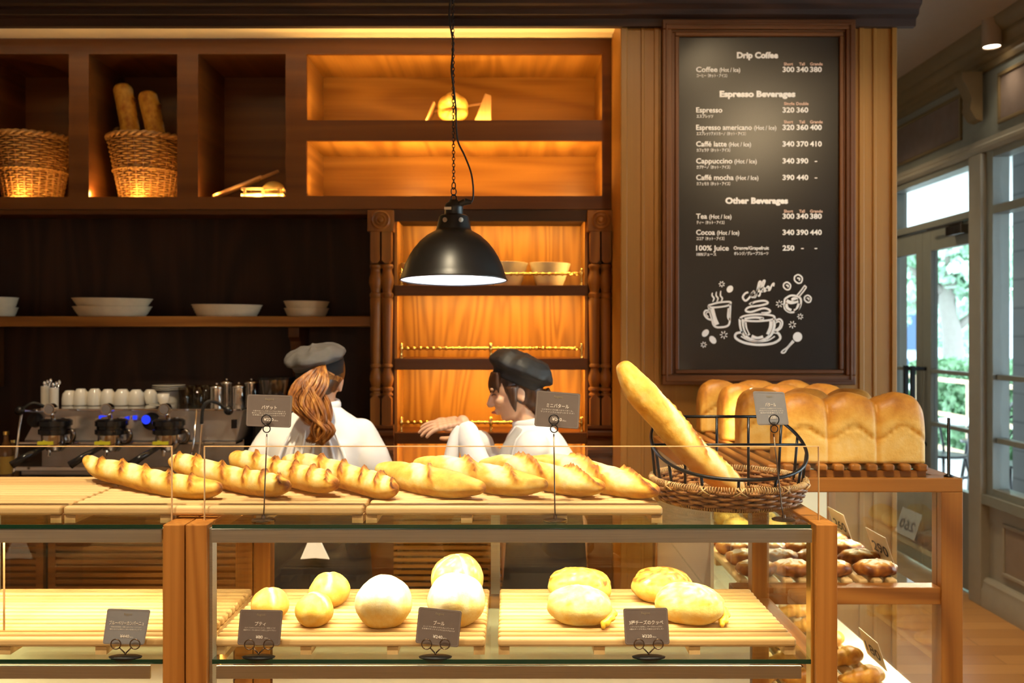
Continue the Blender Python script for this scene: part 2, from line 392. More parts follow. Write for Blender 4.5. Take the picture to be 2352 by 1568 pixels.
# roasted speckle for cheese topping
# ================================================================== SETTING
CEIL = 3.35
YF, YC, YB = 3.86, 4.2, 4.62      # column face, cubby face, back wall
XL, XR = X(1425, YF), X(2058, YF)  # column sides
WX = 2.79                          # window wall plane
m = MB(); m.box(-4.5, 2.95, -3.5, 8.4, -.1, 0); struct(m.build('floor', 'floor_boards'))
m = MB(); m.box(-4.5, 2.95, -3.5, 8.4, CEIL, CEIL+.1); struct(m.build('ceiling', 'ceiling_paint'))
m = MB(); m.box(-4.6, XL, YB, YB+.12, 0, CEIL); struct(m.build('wall_back', 'walnut_z'))
m = MB(); m.box(-4.62, -4.5, -3.5, YB+.12, 0, CEIL); struct(m.build('wall_left', 'wall_paint'))
m = MB(); m.box(-4.62, 2.95, -3.6, -3.5, 0, CEIL); struct(m.build('wall_front', 'wall_paint'))
m = MB(); m.box(XR, 2.95, 8.4, 8.52, 0, CEIL); m.box(XL, XR, YF+.9, YF+1.0, 0, CEIL); m.box(XR-.12, XR, YF+1.0, 8.4, 0, CEIL); struct(m.build('wall_far', 'wall_paint'))
ZS = Z(98, YC)                     # soffit height
m = MB(); m.box(-4.5, XL, YF, YB, ZS+.020, ZS+.07)
struct(m.build('trim_1', 'cream_paint'))
# bulkhead above the opening, with its moulding
m = MB(); m.prism([(YF-.05, ZS), (YF-.05, CEIL), (YF+.0, CEIL), (YF, ZS)], 'x', -4.5, XL); struct(m.build('wall_bulkhead', 'frame_x', bevel=.004))
# wood-clad column
m = MB(); m.box(XL, XR, YF, YF+.9, 0, CEIL); struct(m.build('wall_column', 'column_z', bevel=.004))
m = MB()
for (a, b, t) in ((1425, 1440, .012), (1472, 1480, .006), (1502, 1514, .008), (1972, 1984, .008), (2004, 2012, .006), (2046, 2058, .012)):
    m.box(X(a, YF), X(b, YF), YF-t, YF, 0, ZS+.02)
struct(m.build('trim_2', 'column_z', bevel=.003))
# crown moulding across bulkhead and column
zc = Z(38, YF-.06)
prof = [(YF, zc-.03), (YF-.03, zc-.03), (YF-.035, zc), (YF-.06, zc+.01), (YF-.065, zc+.03), (YF-.09, zc+.045), (YF-.10, zc+.075), (YF-.15, zc+.11), (YF-.16, zc+.13), (YF-.16, zc+.30), (YF, zc+.30)]
m = MB(); m.prism(prof, 'x', -4.5, XR+.07); struct(m.build('trim_3', 'walnut_x', auto=35))

# ------------------------------------------------------------------ upper cubby wall unit
def frame_grid(m, x0, x1, z0, z1, y0, y1, holes):
    xs = sorted(set([x0, x1]+[h[0] for h in holes]+[h[1] for h in holes])); zs = sorted(set([z0, z1]+[h[2] for h in holes]+[h[3] for h in holes]))
    for i in range(len(xs)-1):
        for j in range(len(zs)-1):
            cx, cz = (xs[i]+xs[i+1])/2, (zs[j]+zs[j+1])/2
            if any(h[0] < cx < h[1] and h[2] < cz < h[3] for h in holes): continue
            m.box(xs[i], xs[i+1], y0, y1, zs[j], zs[j+1])
def H(a, b, t, u): return (X(a, YC), X(b, YC), Z(u, YC), Z(t, YC))
unit_x0 = X(-560, YC); unit_x1 = XL
holesA = [H(-547, -345, 124, 452), H(-296, -94, 124, 452), H(-45, 158, 124, 452), H(204, 407, 124, 452), H(455, 656, 124, 452)]
holesB = [H(704, 1383, 124, 276), H(704, 1383, 323, 450)]
cu = thing('cubby_wall_unit', 'built-in dark wooden wall unit with lit open cubbies above the back counter', 'shelf', (0, YC, 2.3))
m = MB(); frame_grid(m, unit_x0, unit_x1, Z(480, YC), ZS+.019, YC, YC+.022, holesA+holesB); m.build('face_frame', 'frame_x', cu)
for (a, b, z0, z1) in holesA+holesB:
    wd = 'honey' if b-a > .5 else 'frame'  # narrow cubbies take a darker wood, their shade put into colour
    for (p, q, r, s) in ((a-.004, b+.004, z1+.004, z1+.022), (a-.004, b+.004, z0-.022, z0-.004)):
        m = MB(); m.box(p, q, YC+.022, YB-.02, r, s); m.build('shelf_board', wd+'_y', cu)
    for (p, q) in ((a-.022, a-.004), (b+.004, b+.022)):
        m = MB(); m.box(p, q, YC+.022, YB-.02, z0-.022, z1+.022); m.build('divider', wd+'_y', cu)
    m = MB(); m.box(a-.022, b+.022, YB-.02, YB-.002, z0-.022, z1+.022); m.build('back_panel', wd+'_x', cu)
m = MB(); m.box(unit_x0, X(848, YC), YC+.03, YC+.05, Z(490, YC), Z(480, YC)); m.build('underside_lip', 'frame_x', cu)
m = MB(); m.box(unit_x0, XL, YC+.022, YB-.01, Z(476, YC), Z(470, YC)); m.build('bottom_board', 'frame_x', cu)

# ------------------------------------------------------------------ wall shelf with bracket
ws = thing('wall_shelf', 'long brown wooden wall shelf carrying white proofing baskets above the espresso machine', 'shelf', (-1.8, 4.45, 1.6))
zt = Z(726, 4.33); zb = Z(750, 4.33)
m = MB(); m.box(-3.6, X(850, YC)-.012, 4.33, YB-.002, zb, zt); m.build('board', 'teak_x', ws, bevel=.004)
for px in (674, -60):
    m = MB(); x = X(px, 4.4)
    m.prism([(YB-.003, zb-.001), (4.40, zb-.001), (4.40, zb-.05), (4.44, zb-.07), (4.46, zb-.14), (4.5, zb-.24), (YB-.03, zb-.30), (YB-.003, zb-.30)], 'x', x-.026, x+.026)
    m.build('bracket', 'frame_z', ws, bevel=.003)

# ------------------------------------------------------------------ bookcase
bc = thing('bookcase', 'glowing orange wooden bookcase with turned double pilasters and brass gallery rails', 'bookcase', (X(1127, YC), YC, 0))
x0, x1 = X(905, YC), X(1350, YC); zt = Z(482, YC); yb = 4.46
m = MB(); m.box(x0, x1, yb, yb+.015, .1, zt); m.build('back_panel', 'glow_z', bc)
for (a, b) in ((x0, x0+.012), (x1-.012, x1)):
    m = MB(); m.box(a, b, YC+.02, yb, .1, zt); m.build('side_panel', 'honey_z', bc)
m = MB(); m.box(x0, x1, YC, YC+.02, Z(508, YC), zt); m.box(x0+.012, x1-.012, YC+.02, yb, Z(504, YC), Z(498, YC)); m.build('header', 'walnut_x', bc)
SHZ = []
for (t, b) in ((655, 679), (823, 849), (993, 1019), (1160, 1186), (1330, 1356)):
    m = MB(); m.box(x0+.012, x1-.012, YC+.045, yb, Z(t, YC)-.0, Z(t+6, YC)-.012); m.box(x0+.002, x1-.002, YC-.004, YC+.016, Z(b, YC), Z(t, YC)); m.build('shelf', 'frame_x', bc, bevel=.002); SHZ.append(Z(t, YC))
    m = MB(); m.box(x0+.012, x1-.012, YC+.016, YC+.045, Z(t, YC)-.008, Z(t, YC)); m.build('shelf_lip', 'frame_x', bc)
m = MB(); m.box(x0-.113, x1+.113, YC-.01, YC+.25, 0, .1); m.build('plinth', 'frame_x', bc)
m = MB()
for q in range(27): m.box(x0+.002, x1-.002, YC-.03, YC-.018, .11+q*.028, .11+q*.028+.015)  # added slats imitating tray slats mirrored in the rear glass
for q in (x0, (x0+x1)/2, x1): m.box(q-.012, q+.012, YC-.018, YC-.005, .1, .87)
m.build('slat_reflection_panel', 'honey_x', bc)
# pilasters
def pil_prof():
    return [(.0,0),(.032,0),(.032,.01),(.024,.016),(.024,.026),(.034,.034),(.034,.046),(.024,.055),(.030,.075),(.036,.10),(.033,.13),(.024,.155),(.022,.17),(.031,.178),(.031,.19),(.024,.198),
            (.026,.22),(.032,.55),(.033,.60),(.029,.605),(.035,.617),(.035,.632),(.026,.64),(.026,.652),(.031,.672),(.038,.70),(.036,.735),(.027,.765),(.026,.785),(.034,.795),(.034,.808),(.028,.815),(.0,.82)]
for (a, b) in ((848, 905), (1350, 1407)):
    xa, xb_ = X(a, YC), X(b, YC)
    w = xb_-xa
    m = MB(); m.box(xa, xb_, YC+.03, YC+.28, .1, zt); m.build('pilaster_panel', 'frame_z', bc)
    m = MB(); m.box(xa-.004, xb_+.002, YC-.03, YC+.04, Z(533, YC), zt-.004); o = m.build('capital_block', 'teak_z', bc, bevel=.003)
    m = MB(); c = ((xa+xb_)/2, 0, Z(507, YC)); T = Matrix.Translation((c[0], YC-.03, c[2])) @ Matrix.Rotation(R(90), 4, 'X')
    m.lathe([(.0,0),(.044,0),(.044,.006),(.038,.010),(.032,.004),(.026,.004),(.022,.010),(.014,.006),(.009,.014),(0,.016)], n=36, M=T); m.build('rosette', 'teak_z', bc, auto=40)
    for k in (0, 1):
        cx_ = xa+w*(.27+.46*k); hw = w*.19
        m = MB()
        zu, zv = Z(533, YC), Z(605, YC)      # upper square block
        m.prism([(cx_-hw, zu), (cx_-hw, zv+.014), (cx_-hw+.012, zv), (cx_+hw-.012, zv), (cx_+hw, zv+.014), (cx_+hw, zu)], 'y', YC-.028, YC+.03)
        zl, zk = Z(908, YC), Z(975, YC)
        m.prism([(cx_-hw, zk), (cx_-hw, zl-.014), (cx_-hw+.012, zl), (cx_+hw-.012, zl), (cx_+hw, zl-.014), (cx_+hw, zk)], 'y', YC-.028, YC+.03)
        Hc = zv-zl
        pr = [(r*.82, z/.82*Hc) for r, z in pil_prof()]
        m.lathe(pr, (cx_, YC, zl), 20); m.build('turned_column', 'teak_z', bc, auto=45)
    m = MB(); z = Z(975, YC)
    m.prism([(YC+.03, z), (YC-.045, z), (YC-.045, z-.012), (YC-.032, z-.02), (YC-.04, z-.03), (YC-.04, z-.045), (YC-.02, z-.06), (YC-.02, z-.10), (YC-.045, z-.11), (YC-.045, z-.125), (YC-.025, z-.14), (YC-.025, .1), (YC+.03, .1)], 'x', xa-.004, xb_+.002)
    m.build('pilaster_base', 'frame_x', bc, auto=35)
# brass gallery rails
for i, py in enumerate((628, 800, 971)):
    g = MB(); zr = Z(py, YC); zs = SHZ[i]
    xa, xm, xc = X(920, YC), X(1127, YC), X(1337, YC); y = YC+.025
    g.cyl((xa, y, zr), (xc, y, zr), .0058, 10)
    n = 28
    for k in range(1, n): g.ball((xa+(xc-xa)*k/n, y, zr), .0092, n=10, m=8)
    gr = g.build('gallery_rail', 'brass', bc, smooth=True)
    for x in (xa, xm, xc):
        g = MB(); g.lathe([(.011,0),(.011,.004),(.007,.008),(.006,.02),(.007,zr-zs-.012),(.0105,zr-zs-.005),(.0105,zr-zs+.006),(.007,zr-zs+.010),(.009,zr-zs+.016),(.006,zr-zs+.024),(0,zr-zs+.026)], (x, y, zs), 14)
        g.build('rail_post', 'brass', gr, smooth=True)
# ------------------------------------------------------------------ back counter
ct = thing('back_counter', 'dark wooden back counter under the espresso machine', 'counter', (-1.8, 4.2, 0))
zc_ = .955
m = MB(); m.box(-3.8, X(846, YC)-.03, 3.78, YB-.002, .08, zc_-.03); m.build('cabinet_body', 'walnut_x', ct)
m = MB(); m.box(-3.82, X(846, YC)-.03, 3.74, YB-.002, zc_-.03, zc_); m.build('worktop', 'dark_chrome', ct, bevel=.003)
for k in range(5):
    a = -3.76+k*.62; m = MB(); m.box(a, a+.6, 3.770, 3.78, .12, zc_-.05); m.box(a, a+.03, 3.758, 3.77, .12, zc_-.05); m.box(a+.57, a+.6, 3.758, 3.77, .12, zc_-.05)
    for q in range(28): m.box(a+.03, a+.57, 3.760, 3.77, .13+q*.0275, .13+q*.0275+.015)  # slats added to stand in for the tray's reflection in the case glass
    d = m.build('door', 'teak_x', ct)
    m = MB(); m.cyl((a+.2, 3.745, zc_-.1), (a+.4, 3.745, zc_-.1), .005, 8); m.box(a+.2, a+.206, 3.745, 3.762, zc_-.104, zc_-.096); m.box(a+.394, a+.4, 3.745, 3.762, zc_-.104, zc_-.096); m.build('handle', 'chrome', d)

# ================================================================== WINDOW WALL
# openings along y (d) at x = WX
m = MB()
wy = dict(post0=5.26, post1=5.49, door0=5.49, door1=6.72)
def wbox(m, y0, y1, z0, z1, t0=0, t1=.12): m.box(WX+t0, WX+t1, y0, y1, z0, z1)
m = MB(); wbox(m, -3.5, 5.43, 0, .60, .02, .14); wbox(m, 6.75, 8.4, 0, 2.66, .02, .14); wbox(m, -3.5, 1.5, .6, 2.66, .02, .14); struct(m.build('wall_right', 'greyblue_light'))
m = MB()
# frieze band above the openings
wbox(m, -3.5, 8.4, 2.66, CEIL, .02, .14); struct(m.build('wall_frieze', 'greyblue'))
def panel(y0, y1, z0, z1, mat, n, depth=.012):
    a = MB(); t = .022
    for (p, q, r, s) in ((y0, y1, z1-t, z1), (y0, y1, z0, z0+t), (y0, y0+t, z0+t, z1-t), (y1-t, y1, z0+t, z1-t)):
        a.box(WX+.004, WX+.021, p, q, r, s)
    struct(a.build('trim_%d' % n, 'crown_gold' if mat == 'frieze_panel' else 'greyblue_light', bevel=.004))
    a = MB(); a.box(WX+.014, WX+.0205, y0+t, y1-t, z0+t, z1-t); struct(a.build('trim_%d' % (n+1), mat))
panel(5.68, 6.75, 2.80, 3.09, 'frieze_panel', 10); panel(3.9, 5.25, 2.80, 3.09, 'frieze_panel', 12); panel(2.4, 3.75, 2.80, 3.09, 'frieze_panel', 14); panel(6.9, 8.2, 2.8, 3.09, 'frieze_panel', 16)
panel(4.0, 5.2, .22, .52, 'taupe_panel', 20); panel(2.6, 3.8, .22, .52, 'taupe_panel', 22)
# crown moulding
cr = [(WX+.021, 3.14), (WX, 3.14), (WX-.01, 3.16), (WX-.01, 3.175), (WX-.03, 3.19), (WX-.035, 3.215), (WX-.06, 3.235), (WX-.07, 3.26), (WX-.07, 3.275), (WX-.11, 3.31), (WX-.12, CEIL), (WX+.021, CEIL)]
m = MB(); m.prism(cr, 'y', -3.5, 8.4); struct(m.build('trim_30', 'crown_gold', auto=35))
m = MB(); m.prism([(WX+.021, 2.66), (WX-.012, 2.66), (WX-.03, 2.68), (WX-.03, 2.70), (WX-.012, 2.715), (WX-.012, 2.74), (WX+.021, 2.745)], 'y', -3.5, 8.4); struct(m.build('trim_31', 'greyblue_light', auto=35))
# pilaster post between door and window, with bracket
m = MB(); wbox(m, 5.36, 5.503, 0, 2.655, -.034, .14); struct(m.build('trim_32', 'greyblue_light', bevel=.006))
m = MB(); m.prism([(WX-.01, 3.14), (WX-.13, 3.14), (WX-.13, 3.10), (WX-.10, 3.05), (WX-.075, 2.98), (WX-.085, 2.92), (WX-.05, 2.86), (WX-.01, 2.85)], 'y', 5.38, 5.48); struct(m.build('trim_33', 'crown_gold', auto=40))
# baseboards
m = MB(); m.prism([(WX+.02, 0), (WX-.03, 0), (WX-.03, .10), (WX-.02, .12), (WX-.02, .15), (WX-.005, .17), (WX+.02, .17)], 'y', -3.5, 5.5); struct(m.build('baseboard_right', 'greyblue_light', auto=35))
m = MB(); m.prism([(WX+.02, 0), (WX-.03, 0), (WX-.03, .10), (WX-.02, .12), (WX-.02, .15), (WX+.02, .17)], 'y', 6.75, 8.4); struct(m.build('baseboard_far', 'greyblue_light', auto=35))
# window (nearer): frame, glass
win = struct(thing('window_1', 'tall grey-blue framed shop window to the right of the glass doors', 'window', (WX, 4.4, .6)))
m = MB()
ya, yb_ = 1.5, 5.36
wbox(m, ya, yb_, .60, .66, -.03, .13)                       # sill
wbox(m, ya, 5.289, .66, .70, .002, .098); wbox(m, ya, 5.289, 2.29, 2.34, .002, .098); wbox(m, ya, 5.289, 2.62, 2.66, .002, .098)
wbox(m, ya, 5.289, 1.33, 1.36, .02, .08); wbox(m, ya, 5.289, .965, .995, .02, .08)
for y in (5.29, 3.95, 2.6, 1.5): wbox(m, y, y+.068, .6605, 2.66, 0, .10)
wf = m.build('window_frame', 'greyblue', win, bevel=.003)
m = MB(); wbox(m, ya+.07, 5.29, .70, 2.62, .045, .053); m.build('glass', 'window_glass', win)
# transom over the doors
tr = struct(thing('window_2', 'transom window above the glass doors', 'window', (WX, 6.1, 2.34)))
m = MB(); wbox(m, 5.50, 6.75, 2.62, 2.66, 0, .10); wbox(m, 5.50, 6.75, 2.30, 2.345, 0, .10); wbox(m, 6.70, 6.75, 2.345, 2.62, 0, .1); wbox(m, 5.5, 5.52, 2.345, 2.62, 0, .1); m.build('window_frame', 'greyblue', tr, bevel=.003)
m = MB(); wbox(m, 5.52, 6.70, 2.345, 2.62, .045, .053); m.build('glass', 'window_glass', tr)
# two glazed door leaves
for i, (a, b) in enumerate(((5.505, 6.23), (6.235, 6.96))):
    if i: b = 6.745
    d = struct(thing('door_%d' % (i+1), 'grey-blue glazed door leaf to the terrace, %s' % ('the nearer one with a long pull bar' if i == 0 else 'the farther one'), 'door', (WX, a, 0)))
    m = MB(); e = .03
    s0, s1 = (.03, .12) if i == 0 else (.10, .04)
    wbox(m, a, a+s0, .02, 2.295, .02, .07); wbox(m, b-s1, b, .02, 2.295, .02, .07)
    wbox(m, a+s0, b-s1, 2.15, 2.295, .02, .07); wbox(m, a+s0, b-s1, .02, .62, .02, .07)
    wbox(m, a+s0, b-s1, 1.335, 1.36, .02, .07); wbox(m, a+s0, b-s1, .985, 1.01, .02, .07)
    fr = m.build('door_frame', 'greyblue', d, bevel=.003)
    m = MB(); wbox(m, a+s0, b-s1, .62, 2.15, .042, .048); m.build('glass', 'window_glass', d)
    m = MB(); yy = b-.05 if i == 0 else a+.05
    for z in (1.36, .85): m.box(WX-.07, WX+.02, yy-.012, yy+.012, z-.012, z+.012)
    m.box(WX-.085, WX-.055, yy-.014, yy+.014, .83, 1.38); m.build('door_handle', 'black_metal', d, bevel=.003)
    if i == 0:
        m = MB(); m.box(WX-.04, WX+.02, 5.58, 5.78, 2.21, 2.27); m.cyl((WX-.02, 5.6, 2.28), (WX-.03, 6.05, 2.285), .008, 8); m.build('door_closer', 'dark_chrome', d, bevel=.004)
# surface downlight at the window
dl = thing('ceiling_downlight', 'small glowing ceiling downlight above the crown moulding of the window wall', 'ceiling light', (X(2278, 5.1), 5.1, Z(108, 5.1)))
xx, zz = X(2278, 5.1), Z(108, 5.1)
m = MB(); m.lathe([(.046, 0), (.05, 0), (.05, CEIL-zz)], (xx, 5.1, zz), 28, cap=False); m.build('housing', 'ceiling_paint', dl, auto=40)
m = MB(); m.lathe([(0, .006), (.045, .006)], (xx, 5.1, zz), 28, cap=False); m.build('lens', 'lamp_glow', dl)
# ================================================================== TERRACE OUTSIDE
m = MB(); m.box(2.95, 40, -6, 60, -.12, -.02); struct(m.build('ground', 'terrace'))
m = MB(); m.box(2.95, 5.9, -2, 14, 2.86, 2.96); struct(m.build('arcade_ceiling', 'arcade_white'))
m = MB(); m.box(3.5, 4.2, 4.3, 6.37, -.02, 2.86); struct(m.build('pier', 'siding'))
for i, (x, y) in enumerate(((4.6, 7.6), (5.3, 8.8), (4.3, 6.9), (5.4, 12))):
    o = thing('arcade_downlight', 'round downlight in the pale arcade ceiling outside, %s' % ('seen in the transom, left one', 'seen in the transom, right one', 'nearest the shop window', 'farthest out over the terrace')[i], 'ceiling light', (x, y, 2.86), 'arcade ceiling downlights')
    m = MB(); m.lathe([(.09, -.012), (.075, -.012), (.07, -.002)], (x, y, 2.86), 20, cap=False); m.build('trim_ring', 'white_plastic', o)
    m = MB(); m.lathe([(0, -.004), (.07, -.004)], (x, y, 2.86), 20, cap=False); m.build('lens', 'lamp_glow', o)
# railing: one run, posts as parts
rl = thing('terrace_railing', 'pale wooden railing with square posts along the terrace edge outside', 'railing', (5.5, 10, -.02))
m = MB(); m.box(5.44, 5.56, 5, 15.5, .99, 1.03); m.build('top_rail', 'rail_wood', rl); m = MB(); m.box(5.48, 5.52, 5, 15.5, .55, .60); m.box(5.48, 5.52, 5, 15.5, .12, .17); m.build('lower_rail', 'rail_wood', rl)
for k in range(8):
    y = 5.2+k*1.42; m = MB(); m.box(5.46, 5.54, y, y+.08, -.02, .99); m.build('post', 'rail_wood', rl)
# hedge
random.seed(3)
def leaves(m, fn, n, s):
    for _ in range(n):
        c = fn(); a = Euler((random.uniform(0, 6), random.uniform(0, 6), random.uniform(0, 6))).to_matrix().to_4x4(); a.translation = c
        k = s*random.uniform(.6, 1.3); m.add([(-k, -k*.5, 0), (k, -k*.5, 0), (k*.8, k*.5, k*.2), (-k*.8, k*.5, k*.2)], [(0,1,2,3)], a)
m = MB()
def hf():
    f = random.random(); y = random.uniform(8, 14); z = random.uniform(0, 1.15) if f < .6 else random.uniform(1.05, 1.2)
    x = 6.1+random.uniform(0, .12) if f < .6 else random.uniform(6.1, 6.9)
    return Vector((x, y, z))
leaves(m, hf, 5200, .07); m.box(6.2, 6.9, 8, 14, -.02, 1.1)
tag(m.build('hedge', 'hedge_green'), 'clipped green hedge behind the terrace railing', 'hedge')
def tree(x, y, h, r, n, label, seed):
    random.seed(seed)
    t = thing('leafy_tree', label, 'tree', (x, y, -.02))
    tb = MB(); tb.tube(spline([(x, y, -.02), (x+.1, y, h*.35), (x-.05, y, h*.6), (x+.1, y, h*.9)], 10), [.24-.018*k for k in range(11)], 10)
    for k in range(6):
        a = k*1.05; tb.tube([(x+.08, y, h*.42+.2*k), (x+math.cos(a)*r*.5, y+math.sin(a)*r*.5, h*.6+.2*k), (x+math.cos(a)*r*.85, y+math.sin(a)*r*.8, h*.8+.1*k)], [.09, .05, .02], 6)
    tb.build('trunk', 'trunk', t, smooth=True)
    cl = [(Vector((x+random.gauss(0, r*.5), y+random.gauss(0, r*.5), h*.8+random.gauss(0, r*.35))), random.uniform(.35, .8)) for _ in range(34)]
    def f():
        c, q = random.choice(cl); d = Vector((random.gauss(0, 1), random.gauss(0, 1), random.gauss(0, 1))).normalized()*q*random.uniform(.6, 1.05)
        return c+d
    fm = MB(); leaves(fm, f, n, .11); fm.build('foliage', 'leaf_green', t)
tree(8.0, 16.7, 3.9, 1.9, 4500, 'leafy tree with a visible trunk seen through the nearer door pane', 5)
tree(11.2, 26.5, 5.0, 2.3, 3500, 'leafy tree farther back seen through the far door leaf', 9)
tree(12.9, 20, 4.3, 2.0, 3000, 'leafy tree outside seen through the shop window beside the door post', 12)
# street building
b = thing('street_building', 'pale blue-grey low building across the street beyond the trees', 'building', (20, 44, 0))
m = MB(); m.box(14.5, 40, 44, 50, -.02, 3.2); m.build('wall', 'far_building', b)
m = MB(); m.box(14.2, 40.3, 43.6, 50, 3.2, 3.6); m.build('roof', 'arcade_white', b)
for k in range(6):
    m = MB(); m.box(15.5+k*3, 17.4+k*3, 43.93, 43.99, .8, 2.6); m.build('window', 'navy', b)
# seated person outside
pp = thing('person', 'grey-haired person in a dark blue top seated outside the far door leaf', 'person', (7.2, 16.9, -.02))
m = MB(); m.ball((7.2, 16.9, 1.30), .10, .11, .13); m.tube(spline([(7.2, 16.9, 1.22), (7.2, 16.9, 1.08), (7.2, 16.9, .8), (7.2, 16.9, .45)], 12), [.06, .06, .12, .19, .21, .21, .20, .19, .18, .18, .19, .2, .2], 16, flat=.75)
for s in (-1, 1):
    m.tube(spline([(7.2+s*.2, 16.9, 1.03), (7.2+s*.26, 16.95, .8), (7.2+s*.2, 17.2, .68)], 8), [.055]*9, 10)
    m.tube(spline([(7.2+s*.1, 16.95, .48), (7.2+s*.12, 17.4, .48), (7.2+s*.12, 17.45, .02)], 8), [.09, .085, .08, .075, .07, .065, .05, .05, .05], 10)
o = m.build('body', 'navy', pp, smooth=True); r_ = o.modifiers.new('r', 'REMESH'); r_.mode = 'VOXEL'; r_.voxel_size = .02; r_.use_smooth_shade = True
m = MB(); m.ball((7.2, 16.89, 1.335), .112, .118, .12); m.build('hair', 'hair_grey', pp, smooth=True)
bn = thing('bench', 'low bench under the person in the dark blue top', 'bench', (7.2, 17, -.02))
m = MB(); m.box(6.6, 7.8, 16.7, 17.15, .32, .38); m.build('seat', 'rail_wood', bn)
for s in (6.65, 7.69): m = MB(); m.box(s, s+.06, 16.75, 17.1, -.02, .32); m.build('leg', 'rail_wood', bn)
# cafe chairs and tables
def cafe_chair(x, y, rz, label):
    t = thing('cafe_chair', label, 'chair', (0, 0, 0), 'black cafe chairs on the terrace')
    m = MB(); m.lathe([(0, .45), (.2, .45), (.205, .46), (.2, .475), (0, .475)], (0, 0, 0), 24); m.build('seat', 'black_metal', t, smooth=False)
    m = MB()
    pts = [(-.17, .16, .46), (-.19, .22, .65), (-.15, .26, .82), (0, .28, .88), (.15, .26, .82), (.19, .22, .65), (.17, .16, .46)]
    m.tube(spline(pts, 24), .012, 8)
    pts = [(-.10, .17, .46), (-.11, .22, .62), (-.07, .25, .74), (0, .26, .77), (.07, .25, .74), (.11, .22, .62), (.10, .17, .46)]
    m.tube(spline(pts, 20), .008, 6); m.build('backrest', 'black_metal', t, smooth=True)
    for (sx, sy) in ((1, 1), (-1, 1), (1, -1), (-1, -1)):
        m = MB(); m.tube([(sx*.13, sy*.13, .45), (sx*.19, sy*.20, -.018)], [.013, .010], 8); m.build('leg', 'black_metal', t, smooth=True)
    m = MB(); m.tube([(math.cos(a/12*2*math.pi)*.145, math.sin(a/12*2*math.pi)*.145, .22) for a in range(12)], .006, 6, closed=True); m.build('stretcher', 'black_metal', t, smooth=True)
    t.location = (x, y, 0); t.rotation_euler = (0, 0, rz); return t
cafe_chair(4.05, 8.55, R(20), 'black bentwood-style cafe chair seen through the lower panes of the nearer door')
cafe_chair(4.95, 9.6, R(-120), 'black cafe chair at the far side of the terrace table behind the door post')
cafe_chair(4.3, 7.95, R(-60), 'black cafe chair standing outside the shop window nearest the door post')
def cafe_table(x, y, label):
    t = thing('cafe_table', label, 'table', (x, y, 0), 'pale round cafe tables on the terrace')
    m = MB(); m.lathe([(0, .70), (.32, .70), (.325, .71), (.32, .725), (0, .725)], (x, y, 0), 32); m.build('tabletop', 'arcade_white', t)
    m = MB(); m.lathe([(.03, .0), (.025, .2), (.04, .3), (.02, .45), (.03, .7)], (x, y, 0), 14); m.build('column', 'black_metal', t, smooth=True)
    for k in range(3):
        a = k*2.1; m = MB(); m.tube(spline([(x, y, .16), (x+.12*math.cos(a), y+.12*math.sin(a), .12), (x+.24*math.cos(a), y+.24*math.sin(a), .0)], 8), .016, 8); m.build('foot', 'black_metal', t, smooth=True)
cafe_table(4.6, 9.15, 'pale round cafe table between the black chairs seen through the nearer door')
cafe_table(5.0, 8.45, 'pale round cafe table seen through the shop window right of the door post')
# ================================================================== DISPLAY CASE (front)
TOPZ, LOWZ = 1.157, .845
def tray(x0, x1, y0, y1, ztop, label, group=None, n=14, mat='maple', axis='x', bat=4, th=.022, bh=.018, name='bread_tray'):
    t = thing(name, label, 'tray', ((x0+x1)/2, (y0+y1)/2, ztop-th-bh), group)
    m = MB()
    if axis == 'x':
        p = (y1-y0)/n
        for k in range(n):
            a = y0+k*p; j = .0015*random.uniform(-1, 1)
            m.box(x0+abs(j), x1-abs(j), a, a+p*.60, ztop-th, ztop+j*.4)
    else:
        p = (x1-x0)/n
        for k in range(n): a = x0+k*p; m.box(a, a+p*.62, y0, y1, ztop-th, ztop)
    m.build('slats', mat+'_'+axis, t, bevel=.0075, seg=4)
    for k in range(bat):
        m = MB()
        if axis == 'x':
            a = x0+.002+(x1-x0-.03)*k/(bat-1); m.box(a, a+.026, y0+.004, y1-.006, ztop-th-bh, ztop-th)
            m.build('batten', mat+'_y', t)
        else:
            a = y0+.02+(y1-y0-.06)*k/(bat-1); m.box(x0, x1-p*.38, a, a+.03, ztop-th-bh, ztop-th); m.build('batten', mat+'_x', t)
    return t
